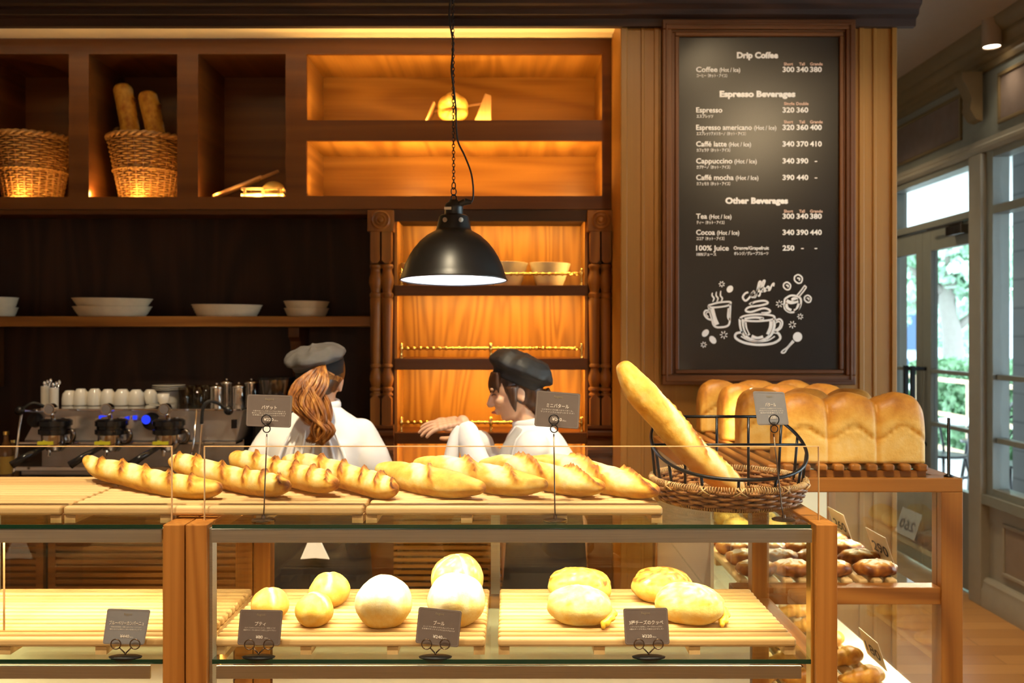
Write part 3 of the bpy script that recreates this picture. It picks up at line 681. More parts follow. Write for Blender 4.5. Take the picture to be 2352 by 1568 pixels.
def case(name, x0, x1, label, mull=None):
    c = thing(name, label, 'display case', ((x0+x1)/2, 2.4, 0))
    pw = .049
    for (xa, end) in ((x0+.001, 0), (x1-pw-.001, 1)):
        m = MB(); m.box(xa, xa+pw, 2.10, 2.155, 0, 1.160); m.build('front_post', 'post_z', c, bevel=.002)
        m = MB(); m.box(xa, xa+pw, 2.655, 2.705, 0, 1.160); m.build('rear_post', 'post_z', c, bevel=.002)
        m = MB(); m.box(xa, xa+pw, 2.155, 2.655, 1.125, 1.160); m.build('side_rail', 'post_y', c, bevel=.002); m = MB(); m.box(xa, xa+pw, 2.155, 2.655, .80, .832); m.build('side_rail', 'post_y', c, bevel=.002)
        m = MB(); xg = xa+pw*.5; m.box(xg-.003, xg+.003, 2.156, 2.654, .833, 1.124); m.build('side_glass', 'glass', c)
        # slim metal channel on the inner side of the front post
        m = MB(); xi = xa+pw if not end else xa-.007
        m.box(xi, xi+.007, 2.118, 2.15, .1, 1.148); m.build('post_channel', 'brass' if end else 'steel', c)
    a, b = x0+pw+.008, x1-pw-.008
    m = MB(); m.box(a, b, 2.118, 2.69, TOPZ-.008, TOPZ); m.build('top_glass', 'shelf_glass', c)
    m = MB(); m.box(a, b, 2.1155, 2.1178, TOPZ-.0085, TOPZ); m.build('glass_edge', 'green_edge', c)
    m = MB(); m.box(a, b, 2.108, 2.114, TOPZ-.040, TOPZ-.009); m.box(a, b, 2.108, 2.135, TOPZ-.0115, TOPZ-.009); m.build('steel_rail', 'steel', c, bevel=.001)
    m = MB(); m.box(a, b, 2.118, 2.64, LOWZ-.010, LOWZ); m.build('lower_glass', 'shelf_glass', c)
    m = MB(); m.box(a, b, 2.1155, 2.1178, LOWZ-.010, LOWZ); m.build('glass_edge', 'green_edge', c)
    m = MB(); m.box(a+.012, b-.025, 2.106, 2.114, LOWZ-.041, LOWZ-.011); m.build('steel_rail', 'steel', c, bevel=.001)
    m = MB(); m.box(a, b, 2.66, 2.69, TOPZ-.045, TOPZ-.009); m.build('rear_rail', 'post_x', c); m = MB(); m.box(a, b, 2.66, 2.69, LOWZ-.045, LOWZ-.010); m.build('rear_rail', 'post_x', c)
    xm = (a+b)/2 if mull is None else mull
    for k, (p, q, y) in enumerate(((a, xm+.02, 2.672), (xm-.02, b, 2.682))):
        m = MB(); m.box(p, q, y, y+.005, LOWZ-.009, TOPZ-.046); m.build('rear_sliding_glass', 'rear_glass', c)
    m = MB(); m.box(xm-.013, xm+.013, 2.645, 2.668, LOWZ, TOPZ-.009); m.build('mullion', 'steel', c)
    m = MB(); m.box(a, b, 2.655, 2.67, .09, LOWZ-.046); m.box(a, b, 2.12, 2.655, .07, .09); m.build('cabinet_lining', 'case_cream', c)
    m = MB(); m.box(a, b, 2.13, 2.15, 0, .07); m.build('kick_board', 'post_x', c)
    # upright glass guard on top, edges painted with the light they catch
    ga, gb = x0+.026, x1-.026
    if x1 < -.7: gb = X(395, 2.152)
    zt = Z(1024, 2.152)
    m = MB(); m.box(ga+.002, gb-.002, 2.1505, 2.1565, TOPZ+.001, zt-.002); g = m.build('guard_glass', 'glass', c)
    m = MB(); m.box(ga, gb, 2.150, 2.157, zt-.0018, zt); m.box(ga, ga+.0016, 2.150, 2.157, TOPZ+.001, zt-.0018); m.box(gb-.0016, gb, 2.150, 2.157, TOPZ+.001, zt-.0018); m.build('glass_edge', 'edge_light_amber', g)
    return c
case('display_case', -.747, .753, 'glass and teak bread display case in the centre with the baguettes and round loaves', mull=X(1138, 2.66))
case('display_case', -2.25, -.748, 'glass and teak display case at the far left, lower shelf without bread')
# thin glass divider in the left case
o = thing('glass_divider', 'thin upright glass divider standing on the tray in the left display case', 'divider', (X(18, 2.3), 2.4, .886))
m = MB(); xg = X(10, 2.2); m.box(xg-.002, xg+.002, 2.2, 2.6, .886, 1.10); m.build('pane', 'glass', o)
m = MB(); m.box(xg-.0022, xg+.0022, 2.198, 2.1998, .886, 1.10); m.build('glass_edge', 'edge_light_amber', o)
ZT, ZL = 1.189+.003, .885
GU, GL = 'slatted wooden bread trays on the glass top', 'slatted wooden bread trays on the lower glass shelf'
def at(px, d=2.14): return X(px, d)
tray(at(832)+.002, at(1528), 2.165, 2.63, ZT-.002, 'pale slatted tray under the broad short loaves, its end beside the wicker basket', GU)
tray(at(130)+.002, at(832)-.001, 2.165, 2.63, ZT-.002, 'pale slatted tray under the four long pointed baguettes', GU)
tray(at(-570), at(130)-.001, 2.165, 2.63, ZT-.002, 'pale slatted tray cut by the left edge of the photo on the glass top', GU)
tray(at(1143), at(1832), 2.145, 2.575, ZL, 'slatted tray under the four cheese-topped oval loaves', GL, n=14)
tray(at(486), at(1115), 2.145, 2.575, ZL, 'slatted tray under the small rolls and floury round loaves', GL, n=14)
tray(at(-230), at(464), 2.145, 2.575, ZL, 'breadless slatted tray in the left case behind the blueberry bread card', GL, n=14)
# ================================================================== SECOND CASE running back to the column
c2 = thing('display_case', 'teak framed glass case of pastries at the right running back to the menu column', 'display case', (.96, 3.2, 0))
x0, x1, y0, y1 = .60, X(2212, 2.62), 2.62+.095, 3.85
y0 = 2.72
x1 = X(2212, y0); pw = .064
z2 = Z(1098, y0)
for (a, b) in ((x1-pw, y0), (x0, y1-pw), (x1-pw, y1-pw)):
    m = MB(); m.box(a, a+pw, b, b+pw, 0, z2-.042); m.build('post', 'teak_z', c2, bevel=.002)
m = MB(); m.box(x0, x1, y0, y0+pw, z2-.042, z2); m.build('end_rail', 'teak_x', c2, bevel=.003)
m = MB(); m.box(x0, x1, y1-pw, y1, z2-.042, z2); m.build('end_rail', 'teak_x', c2, bevel=.003)
for a in (x0, x1-pw):
    m = MB(); m.box(a, a+pw, y0+pw, y1-pw, z2-.042, z2); m.build('top_rail', 'teak_y', c2, bevel=.003)
zm1, zm0 = Z(1350, y0), Z(1389, y0)
m = MB(); m.box(x0+pw, x1-pw, y0+.004, y0+pw-.004, zm0, zm1); m.build('middle_rail', 'teak_x', c2, bevel=.002)
m = MB(); m.box(x0+pw, x1-pw, y0+pw, y1-pw, z2-.010, z2); m.build('top_glass', 'shelf_glass', c2)
m = MB(); m.box(x0+.01, x1-pw, y0+pw, y1-pw, zm0+.01, zm0+.018); m.build('shelf_glass', 'shelf_glass', c2)
m = MB(); m.box(x0+pw, x1-pw, y0+.028, y0+.034, .1, zm0); m.box(x0+pw, x1-pw, y0+.028, y0+.034, zm1, z2-.043); m.build('end_glass', 'glass', c2)
m = MB(); m.box(x1-.034, x1-.028, y0+pw, y1-pw, .1, z2-.043); m.build('side_glass', 'glass', c2)
m = MB(); m.box(x0+.01, x0+.02, y0+pw, y1-pw, .1, z2-.043); m.box(x0+.02, x1-.04, y1-pw-.01, y1-pw, .1, z2-.043); m.box(x0+.02, x1-.04, y0+.07, y1-pw-.01, .44, .46); m.build('cabinet_lining', 'case_cream', c2)
m = MB(); m.box(x0+.02, x1-.04, y0+.07, y1-.1, .03, .44); m.build('plinth', 'teak_x', c2)
tray(X(1648, y0)+.0, X(2150, y0), y0+.005, 3.80, z2+.0405, 'dark slatted rack carrying the tall white sandwich loaves on top of the right case', None, n=13, mat='teak', axis='y', bat=4, name='loaf_rack')
ZP = zm0+.018
tray(.70, 1.20, y0+.068, 3.75, ZP+.04, 'slatted tray of sugar-dusted pastries on the middle shelf of the right case', 'slatted pastry trays in the right case', n=11, mat='maple', axis='y', bat=4, name='pastry_tray')
tray(.70, 1.20, y0+.08, 3.72, .50, 'slatted tray of croissants low in the right case', 'slatted pastry trays in the right case', n=9, mat='maple', axis='y', bat=4, name='pastry_tray')
o = thing('metal_post', 'thin upright black metal rod on the top corner of the right case', 'post', (X(2179, y0+.03), y0+.03, z2))
xx = X(2179, y0+.03); m = MB(); m.lathe([(.014, 0), (.014, .004), (.0045, .008), (.0045, Z(960, y0+.03)-z2), (0, Z(959, y0+.03)-z2)], (xx, y0+.03, z2), 12); m.build('rod', 'black_metal', o, smooth=True)

# ================================================================== TEXT
_txt = {}
def glyphs(s, bold=0.0, space=1.0):
    key = (s, bold, space)
    if key not in _txt:
        c = bpy.data.curves.new('t', 'FONT'); c.body = s; c.offset = bold; c.space_character = space; c.resolution_u = 3
        o = bpy.data.objects.new('t', c); COL.objects.link(o)
        bpy.context.view_layer.update()
        me = bpy.data.meshes.new_from_object(o.evaluated_get(bpy.context.evaluated_depsgraph_get()))
        vs = [(v.co.x, v.co.y) for v in me.vertices]; fs = [tuple(p.vertices) for p in me.polygons]
        bpy.data.objects.remove(o); bpy.data.curves.remove(c); bpy.data.meshes.remove(me)
        _txt[key] = (vs, fs)
    return _txt[key]
def put_text(m, s, x, z, h, align='l', width=None, bold=0.0, fn=None, capref=.70, slant=0, space=1.0):
    """cap height h; baseline at z; fn maps (x, z) to world"""
    vs, fs = glyphs(s, bold, space)
    if not vs: return
    k = h/capref; x0 = min(v[0] for v in vs); x1 = max(v[0] for v in vs); kx = k if width is None else width/(x1-x0)
    W_ = (x1-x0)*kx; ox = {'l': 0, 'c': -W_/2, 'r': -W_}[align]
    m.add([fn(x+ox+(v[0]-x0)*kx+slant*v[1]*k, z+v[1]*k) for v in vs], fs)
def stroke(m, pts, wd, fn, n=10, closed=False, taper=False):
    """flat brush stroke of width wd through 2-D points"""
    P3 = [Vector((p[0], p[1], 0)) for p in pts]
    if closed: P3 = P3+[P3[0]]
    q = spline(P3, n*(len(P3)-1)) if len(P3) > 2 else [P3[0].lerp(P3[1], i/4) for i in range(5)]
    vs = []; fs = []
    for i, p in enumerate(q):
        t = (q[min(i+1, len(q)-1)]-q[max(i-1, 0)]); t = t.normalized() if t.length > 1e-9 else Vector((1,0,0))
        nn = Vector((-t.y, t.x, 0)); f = i/(len(q)-1)
        ww = wd*.5*(math.sin(math.pi*min(1, max(0, f)))**.5*.8+.25 if taper else 1)
        for s in (1, -1): vs.append(fn(p.x+nn.x*ww*s, p.y+nn.y*ww*s))
    for i in range(len(q)-1): fs.append((2*i, 2*i+1, 2*i+3, 2*i+2))
    m.add(vs, fs)
def blob(m, c, rx, ry, a, fn, n=14):
    ca, sa = math.cos(a), math.sin(a)
    m.add([fn(c[0]+rx*math.cos(t)*ca-ry*math.sin(t)*sa, c[1]+rx*math.cos(t)*sa+ry*math.sin(t)*ca) for t in [2*math.pi*k/n for k in range(n)]], [tuple(range(n))])
# ================================================================== MENU BOARD
mb = thing('menu_board', 'tall black coffee menu board in a moulded brown frame on the wooden column', 'menu board', (X(1744, YF), YF, Z(465, YF)))
yb0 = YF-.03
bx0, bx1, bz0, bz1 = X(1557, yb0), X(1931, yb0), Z(851, yb0), Z(80, yb0)
m = MB(); m.box(bx0-.005, bx1+.005, yb0, yb0+.018, bz0-.005, bz1+.005); m.build('board', 'menu_black', mb)
def ringframe(px0, px1, py0, py1, wpx, y, y2, mat, nm):
    a, b = X(px0, y), X(px1, y); c, d = Z(py1, y), Z(py0, y); w_ = wpx*y/F
    for (p, q, r, s, ax) in ((a, b, d-w_, d, '_x'), (a, b, c, c+w_, '_x'), (a, a+w_, c+w_, d-w_, '_z'), (b-w_, b, c+w_, d-w_, '_z')):
        m = MB(); m.box(p, q, y, y2, r, s); m.build(nm, mat+ax, mb, bevel=min(.004, w_*.3), seg=3)
ringframe(1551, 1938, 73, 858, 9, YF-.046, YF-.012, 'frame', 'inner_moulding')
ringframe(1540, 1950, 62, 870, 12, YF-.036, YF-.008, 'frame', 'frame_band')
ringframe(1522, 1966, 44, 884, 22, YF-.05, YF-.0, 'frame', 'outer_moulding')
ringframe(1530, 1958, 52, 876, 4, YF-.056, YF-.048, 'frame', 'outer_bead')
yt = yb0-.0012
def MF(x, y): return (X(x, yt), yt, Z(y, yt))
def tf(m, s, x, y, h, align='l', width=None, bold=0.0, **k):
    # y: pixel of the baseline, h: cap height in pixels
    put_text(m, s, x, 0, h, align, width, bold, fn=lambda a, b: MF(a, y-b), **k)
for (s_, x_, y_, w_) in (('Drip Coffee', 1740, 133, 95), ('Espresso Beverages', 1740, 222, 174), ('Other Beverages', 1738, 467, 144)):
    big = MB(); tf(big, s_, x_, y_, 13, 'c', w_, .05); big.build('heading_lettering', 'chalk', mb)
JP = 'ホット・アイス'
rows = [('Coffee', '(Hot / Ice)', 1599, 1648, 1700, 165, 'コーヒー（%s）' % JP, 70, ('300', '340', '380'), 150, ('Short', 'Tall', 'Grande')),
        ('Espresso', None, 1599, 1659, 0, 258, 'エスプレッソ', 38, ('320', '360'), 241, ('Single', 'Double')),
        ('Espresso americano', '(Hot / Ice)', 1599, 1727, 1783, 298, 'エスプレッソアメリカーノ（%s）' % JP, 113, ('320', '360', '400'), 283, ('Short', 'Tall', 'Grande')),
        ('Caffé latte', '(Hot / Ice)', 1599, 1669, 1725, 336, 'カフェラテ（%s）' % JP, 77, ('340', '370', '410'), 0, ()),
        ('Cappuccino', '(Hot / Ice)', 1599, 1682, 1738, 375, 'カプチーノ（%s）' % JP, 77, ('340', '390', '-'), 0, ()),
        ('Caffé mocha', '(Hot / Ice)', 1599, 1685, 1742, 413, 'カフェモカ（%s）' % JP, 77, ('390', '440', '-'), 0, ()),
        ('Tea', '(Hot / Ice)', 1599, 1624, 1680, 502, 'ティー（%s）' % JP, 64, ('300', '340', '380'), 488, ('Short', 'Tall', 'Grande')),
        ('Cocoa', '(Hot / Ice)', 1599, 1642, 1698, 539, 'ココア（%s）' % JP, 64, ('340', '390', '440'), 0, ()),
        ('100% Juice', None, 1599, 1674, 0, 575, '100%ジュース', 45, ('250', '-', '-'), 0, ())]
for (a, b, xa, xb, xc, y, jp, jw, pr, hy, hs) in rows:
    big = MB(); hd = MB()
    tf(big, a, xa, y, 11.5, 'l', xb-xa, .018)
    if b: tf(big, b, xb+5, y, 9.5, 'l', xc-xb-5, .012)
    big.build('item_lettering', 'chalk', mb); big = MB(); tf(big, jp, xa+1, y+12, 6.2, 'l', jw, .02); big.build('translation_lettering', 'chalk', mb); big = MB()
    for k, p in enumerate(pr):
        cxp = (1811, 1843, 1874)[k]
        big = MB() if not k else big
        if p == '-': dash = MB(); tf(dash, p, cxp, y-1, 11, 'c', 6, .02); dash.build('price_dash', 'chalk', mb)
        else: tf(big, p, cxp, y, 11.5, 'c', 27, .025)
    big.build('price_lettering', 'chalk', mb)
    for k, h_ in enumerate(hs):
        hd = MB(); tf(hd, h_, (1811, 1842, 1875)[k] if len(hs) == 3 else (1813, 1843)[k], hy, 6.5, 'c', {'Short': 21, 'Tall': 13, 'Grande': 29, 'Single': 24, 'Double': 28}[h_], .02); tag(hd.build('size_lettering', 'chalk_warm', mb), 'small reddish size heading')
    if not b and 'Juice' in a:
        big = MB(); tf(big, 'Orange/Grapefruit', 1685, 573, 7.5, 'l', 81, .02); tf(big, 'オレンジ／グレープフルーツ', 1686, 585, 6, 'l', 79, .02); big.build('flavour_lettering', 'chalk', mb)
# chalk drawing.  S: (zoom px -> photo px)
dr = MB()
def S(x, y): return (1560+x/3.733, 440+y/3.733)
def st(pts, wd=3.2, closed=False, taper=False): stroke(dr, [S(*p) for p in pts], wd, MF, 6, closed, taper)
def bl(x, y, rx, ry, a=0): blob(dr, S(x, y), rx/3.733, ry/3.733, a, MF)
# word
st([(592,862),(566,872),(545,905),(568,935),(600,910),(625,870),(645,850)], 4.2); st([(625,870),(612,895),(635,905),(655,880),(640,862),(628,868)], 3.4)
st([(655,880),(680,830),(700,775),(685,775),(670,840),(655,900),(640,905)], 3.6); st([(675,860),(715,820),(735,765),(718,770),(702,830),(690,890),(675,890)], 3.6)
st([(705,860),(735,835),(722,822),(712,845),(735,855),(755,830)], 3.2); st([(750,850),(772,822),(760,812),(748,835),(775,845),(795,800),(812,785),(808,812)], 3.4)
# big cup with steam and saucer
st([(610,970),(650,945),(730,935),(760,955),(700,975),(600,990),(570,1020),(620,1030),(720,1000),(775,1015),(770,1035),(705,1042)], 4.4)
st([(600,965),(625,950),(618,975)], 3); st([(522,1085),(560,1065),(670,1052),(790,1060),(818,1080),(780,1100),(660,1110),(550,1102)], 4.4, True)
st([(560,1090),(640,1078),(720,1085),(690,1098)], 5); st([(522,1090),(528,1160),(555,1225),(600,1262)], 7); st([(818,1085),(812,1160),(790,1220),(745,1262)], 7)
st([(545,1110),(552,1170),(580,1225)], 9); st([(565,1120),(575,1180),(600,1230)], 6); st([(790,1110),(785,1165),(760,1225)], 9); st([(600,1262),(670,1275),(745,1262)], 6); st([(620,1240),(670,1258),(720,1245)], 8)
st([(820,1110),(860,1092),(885,1120),(870,1170),(820,1205)], 4); st([(825,1125),(855,1112),(868,1130),(855,1165),(818,1190)], 3)
st([(545,1205),(490,1215),(485,1255),(560,1295),(680,1312),(800,1300),(865,1260),(850,1215),(810,1205)], 5.5); st([(530,1240),(600,1275),(680,1285),(760,1275),(820,1240)], 3)
# left cup
st([(250,975),(340,950),(438,945),(420,975),(330,990),(262,990)], 4, True); st([(252,985),(275,1070),(300,1150),(360,1162),(425,1140),(435,1050),(438,960)], 4.4); st([(280,1000),(300,1080),(325,1140)], 10); st([(425,1000),(420,1070),(432,1100)], 5)
st([(262,1020),(225,1020),(215,1050),(240,1085),(275,1100)], 4); st([(262,1035),(238,1035),(232,1052),(250,1075)], 2.4)
for k, x in enumerate((290, 325, 362)): st([(x-5,865-8*k),(x-8,890),(x+8,915),(x-4,945)], 3.4, taper=True)
# beans
bl(435,835,26,32,.6); bl(225,1212,26,36,.7); bl(288,1270,38,26,.9); 
# sugar bowl and spoon, cubes
st([(905,920),(960,890),(1030,905),(1045,950),(1020,1010),(960,1035),(905,1000)], 4.4, True); st([(920,935),(960,950),(1020,935)], 8); st([(915,960),(925,1000),(960,1020)], 8); st([(1030,960),(1010,1010),(985,1022)], 8); bl(990,922,30,18,0)
st([(1010,890),(1050,840),(1075,805)], 3); st([(1028,900),(1068,852),(1090,820)], 3); st([(1073,803),(1092,820)], 3)
for (x, y, s) in ((1022,748,36),(925,808,32),(1103,918,30)):
    st([(x-s*.9,y-s*.6),(x,y-s),(x+s*.9,y-s*.3),(x+s*.7,y+s*.8),(x-s*.1,y+s),(x-s*.9,y+s*.3)], 3.2, True); st([(x-s*.3,y-s*.2),(x+s*.3,y-s*.1),(x+s*.2,y+s*.4)], 3)
# little spoon
bl(1015,1245,40,42,.3); st([(975,1275),(930,1330),(885,1365),(878,1380),(905,1378),(935,1335),(985,1285)], 3.2)
# sparkles
for (x, y, s) in ((365,793,26),(382,1228,34),(210,1312,26),(860,962,32),(1038,1070,26),(970,1140,32)):
    for k in range(7):
        a = k*.9+x; st([(x+math.cos(a)*s*.4, y+math.sin(a)*s*.4), (x+math.cos(a)*s, y+math.sin(a)*s)], 2.2)
dr.build('chalk_drawing', 'chalk', mb)

# ================================================================== PRICE CARDS
def price_card(corners, d, title, price, lines, label, mat='card_dark', dd=(0, 0)):
    """corners in photo px: tl, tr, br, bl; d distance; dd = extra depth of the top edge"""
    tl, tr, br, bl_ = corners
    dt = d+dd[0]
    A = [P(tl[0], tl[1], dt), P(tr[0], tr[1], dt), P(br[0], br[1], d), P(bl_[0], bl_[1], d)]
    c = sum(A, Vector())/4
    o = thing('price_card', label, 'price card', c, 'dark price cards of the bakery')
    def B(u, v, off=0):
        top = A[0].lerp(A[1], u); bot = A[3].lerp(A[2], u); p = bot.lerp(top, v); return p+Vector((0, -off, 0))
    def outline(i, r, n=5):
        out = []
        wd = (A[1]-A[0]).length; ht = (A[3]-A[0]).length; ru, rv = r/wd, r/ht; iu, iv = i/wd, i/ht
        for (cu, cv, a0) in ((1-iu-ru, 1-iv-rv, 0), (iu+ru, 1-iv-rv, 90), (iu+ru, iv+rv, 180), (1-iu-ru, iv+rv, 270)):
            for k in range(n+1): a = R(a0+90*k/n); out.append((cu+ru*math.cos(a), cv+rv*math.sin(a)))
        return out
    ol = outline(0, .005); m = MB(); n = len(ol)
    m.add([B(u, v, .0006) for u, v in ol]+[B(u, v, -.0006) for u, v in ol], [tuple(range(n)), tuple(reversed(range(n, 2*n)))]+[(i, (i+1) % n, n+(i+1) % n, n+i) for i in range(n)])
    m.build('card', mat, o)
    m = MB(); a = outline(.0022, .004); b = outline(.0030, .0036)
    m.add([B(u, v, .0010) for u, v in a]+[B(u, v, .0010) for u, v in b], [(i, (i+1) % n, n+(i+1) % n, n+i) for i in range(n)]); m.build('border_line', 'card_border', o)
    wd = (A[1]-A[0]).length; ht = (A[3]-A[0]).length
    def fn(x, z): return B(x/wd, z/ht, .0011)
    m = MB(); put_text(m, 'fagot', wd*.5, ht*.84, ht*.062, 'c', wd*.20, 0, fn=fn); tag(m.build('logo_lettering', 'gold_print', o), 'dull gold printed word')
    m = MB(); tw = min(wd*.82, len(title)*wd*.085); put_text(m, title, wd*.5, ht*.56, ht*.10, 'c', tw, .012, fn=fn, capref=.78)
    k = 0
    for s in lines:
        put_text(m, s, wd*.5, ht*(.475-.065*k), ht*.035, 'c', wd*(.72+.04*(k == 1)), 0, fn=fn, capref=.78); k += 1
    put_text(m, price, wd*.5, ht*.19, ht*.085, 'c', wd*.055*len(price), .02, fn=fn); put_text(m, '(税込)', wd*.62, ht*.19, ht*.035, 'l', wd*.09, 0, fn=fn, capref=.78)
    m.build('white_lettering', 'card_white', o); return o
def tall_holder(px, py_top, py_base, d, label, base_d=None, tilt=0):
    top = P(px, py_top, d); zb_ = TOPZ; bx = X(tilt or px, d)
    o = thing('card_holder', label, 'card holder', (bx, d, zb_), 'wire card holders')
    m = MB(); m.lathe([(0, 0), (.027, 0), (.028, .002), (.024, .004), (.005, .0055), (.004, .012), (0, .012)], (bx, d, zb_+.0004), 28); m.build('base', 'bronze_clip', o, auto=40)
    m = MB(); m.tube([(bx, d, zb_+.008), (bx*.8+top.x*.2, d, zb_+.03), (top.x, d, top.z-.022)], .0016, 8); m.build('stem', 'bronze_clip', o, smooth=True)
    m = MB()
    for (r_, cz, cx_) in ((.0115, .012, 0), (.0085, -.0095, .0005)):
        m.tube([(top.x+cx_+math.sin(a)*r_, d-.003-.0012*math.sin(a*.5), top.z+cz+math.cos(a)*r_) for a in [2*math.pi*k/26 for k in range(26)]], .0013, 8, closed=True)
    m.build('clip', 'wire_metal', o, smooth=True); return o
def ring_holder(pxa, pya, pxb, pyb, pxv, pyv, d, label):
    o = thing('card_holder', label, 'card holder', (X(pxv, d), d, LOWZ), 'wire card holders')
    db = d+.0
    m = MB(); m.lathe([(0, 0), (.038, 0), (.039, .0025), (.034, .004), (0, .005)], (X(pxv, db), db, LOWZ+.0004), 32, sy=.42); m.build('base', 'wire_metal', o, auto=40)
    m = MB(); v = Vector((X(pxv, d), d, LOWZ+.010))
    m.ball(v, .0028, n=10, m=6)
    for (px, py) in ((pxa, pya), (pxb, pyb)):
        c = P(px, py, d-.004); r_ = .0115
        m.tube([c+Vector((math.sin(a)*r_, .0, math.cos(a)*r_)) for a in [2*math.pi*k/26 for k in range(26)]], .0014, 8, closed=True)
        q = c+(v-c).normalized()*r_; m.tube([q, v], .0016, 8)
    m.build('ring_clip', 'bronze_clip', o, smooth=True); return o
price_card(((568,905),(672,908),(668,982),(565,978)), 2.17, 'バゲット', '¥220', ['小麦のおいしさをシンプルに味わえる', '香ばしい皮ともちもちの中身が自慢です', 'お食事に合うフランスのパンです'], 'brown-grey price card raised on a tall stand in front of the ponytailed woman')
price_card(((1233,896),(1333,904),(1329,985),(1227,978)), 2.17, 'ミニバタール', '¥240', ['小さめサイズの食べきりバタール、', 'サンドイッチにもぴったりです！'], 'brown-grey price card raised on a tall stand right of the woman in the black cap')
price_card(((1729,898),(1801,900),(1812,975),(1740,976)), 2.172, 'バタール', '¥320', ['ふんわりした食感のフランスパン、', '外はパリッと中はもっちり', '毎日のお食事にどうぞ'], 'blue-grey price card raised beside the wire bread basket', 'card_grey')
tall_holder(613, 975, 1195, 2.165, 'tall wire holder with a round base under the baguette card', tilt=605)
tall_holder(1272, 975, 1195, 2.165, 'tall wire holder with a round base under the card right of the black-capped woman', tilt=1275)
tall_holder(1777, 975, 1185, 2.167, 'tall wire holder with a round base in front of the wicker basket', tilt=1800)
L4 = [(((247,1397),(346,1400),(331,1480),(236,1478)), 'ブルーベリーカンパーニュ', '¥440', ['有機全粒粉使用、甘酸っぱいブルーベリー入り', '噛むほどに味わい深い田舎パンです'], 'dark price card with a nicked top edge in the left case', (266,1479,310,1479,288,1509), 'double-ring wire holder in the left case'),
      (((552,1399),(650,1401),(643,1482),(545,1480)), 'プティ', '¥80', ['小さくてかわいいフランスパン、気軽にどうぞ', '朝食やスープに合わせてお召し上がり下さい'], 'dark price card in front of the small roll at the left of the centre case', (573,1480,617,1480,594,1514), 'double-ring wire holder holding the card of the small rolls'),
      (((962,1393),(1061,1403),(1053,1486),(954,1476)), 'ブール', '¥240', ['ふっくらと焼き上げた丸いパンです', 'お食事やサンドイッチにおすすめです'], 'tilted dark price card in front of the floury round loaves', (980,1479,1022,1479,1000,1512), 'double-ring wire holder holding the tilted card by the round loaves'),
      (((1431,1397),(1533,1395),(1538,1479),(1436,1480)), '3種チーズのクッペ', '¥320', ['ソフトなパン生地に、チーズをたっぷりと', '3種のチーズを包んで焼き上げました！'], 'dark price card between the cheese-topped loaves', (1468,1479,1512,1479,1490,1510), 'double-ring wire holder holding the card between the cheese loaves')]
for (cn, ti, pr, ln, lb, hp, hl) in L4:
    price_card(cn, 2.128, ti, pr, ln, lb, 'card_grey' if 'nicked' in lb else 'card_dark'); ring_holder(*hp, 2.126 if False else 2.128, hl)
# beige handwritten cards in the right case
def big_card(ya, yb_, z0, z1, xx, label, s):
    o = thing('handwritten_card', label, 'price card', (xx, (ya+yb_)/2, z0), 'beige handwritten cards in the right case')
    def B(u, v, off=0): return (xx-.03*v+off, ya+(yb_-ya)*u, z0+(z1-z0)*v)
    m = MB(); m.add([B(0,0), B(1,0), B(1,1), B(0,1), B(0,0,-.002), B(1,0,-.002), B(1,1,-.002), B(0,1,-.002)], [(0,1,2,3), (7,6,5,4), (0,4,5,1), (1,5,6,2), (2,6,7,3), (3,7,4,0)]); m.build('card', 'beige_card', o)
    m = MB(); put_text(m, s, .12, .25, .35, 'l', .76, .02, fn=lambda a, b: B(a, b, .001)); put_text(m, s, .12, .25, .35, 'l', .76, .02, fn=lambda a, b: B(1-a, b, -.003)); m.build('ink_lettering', 'ink', o)
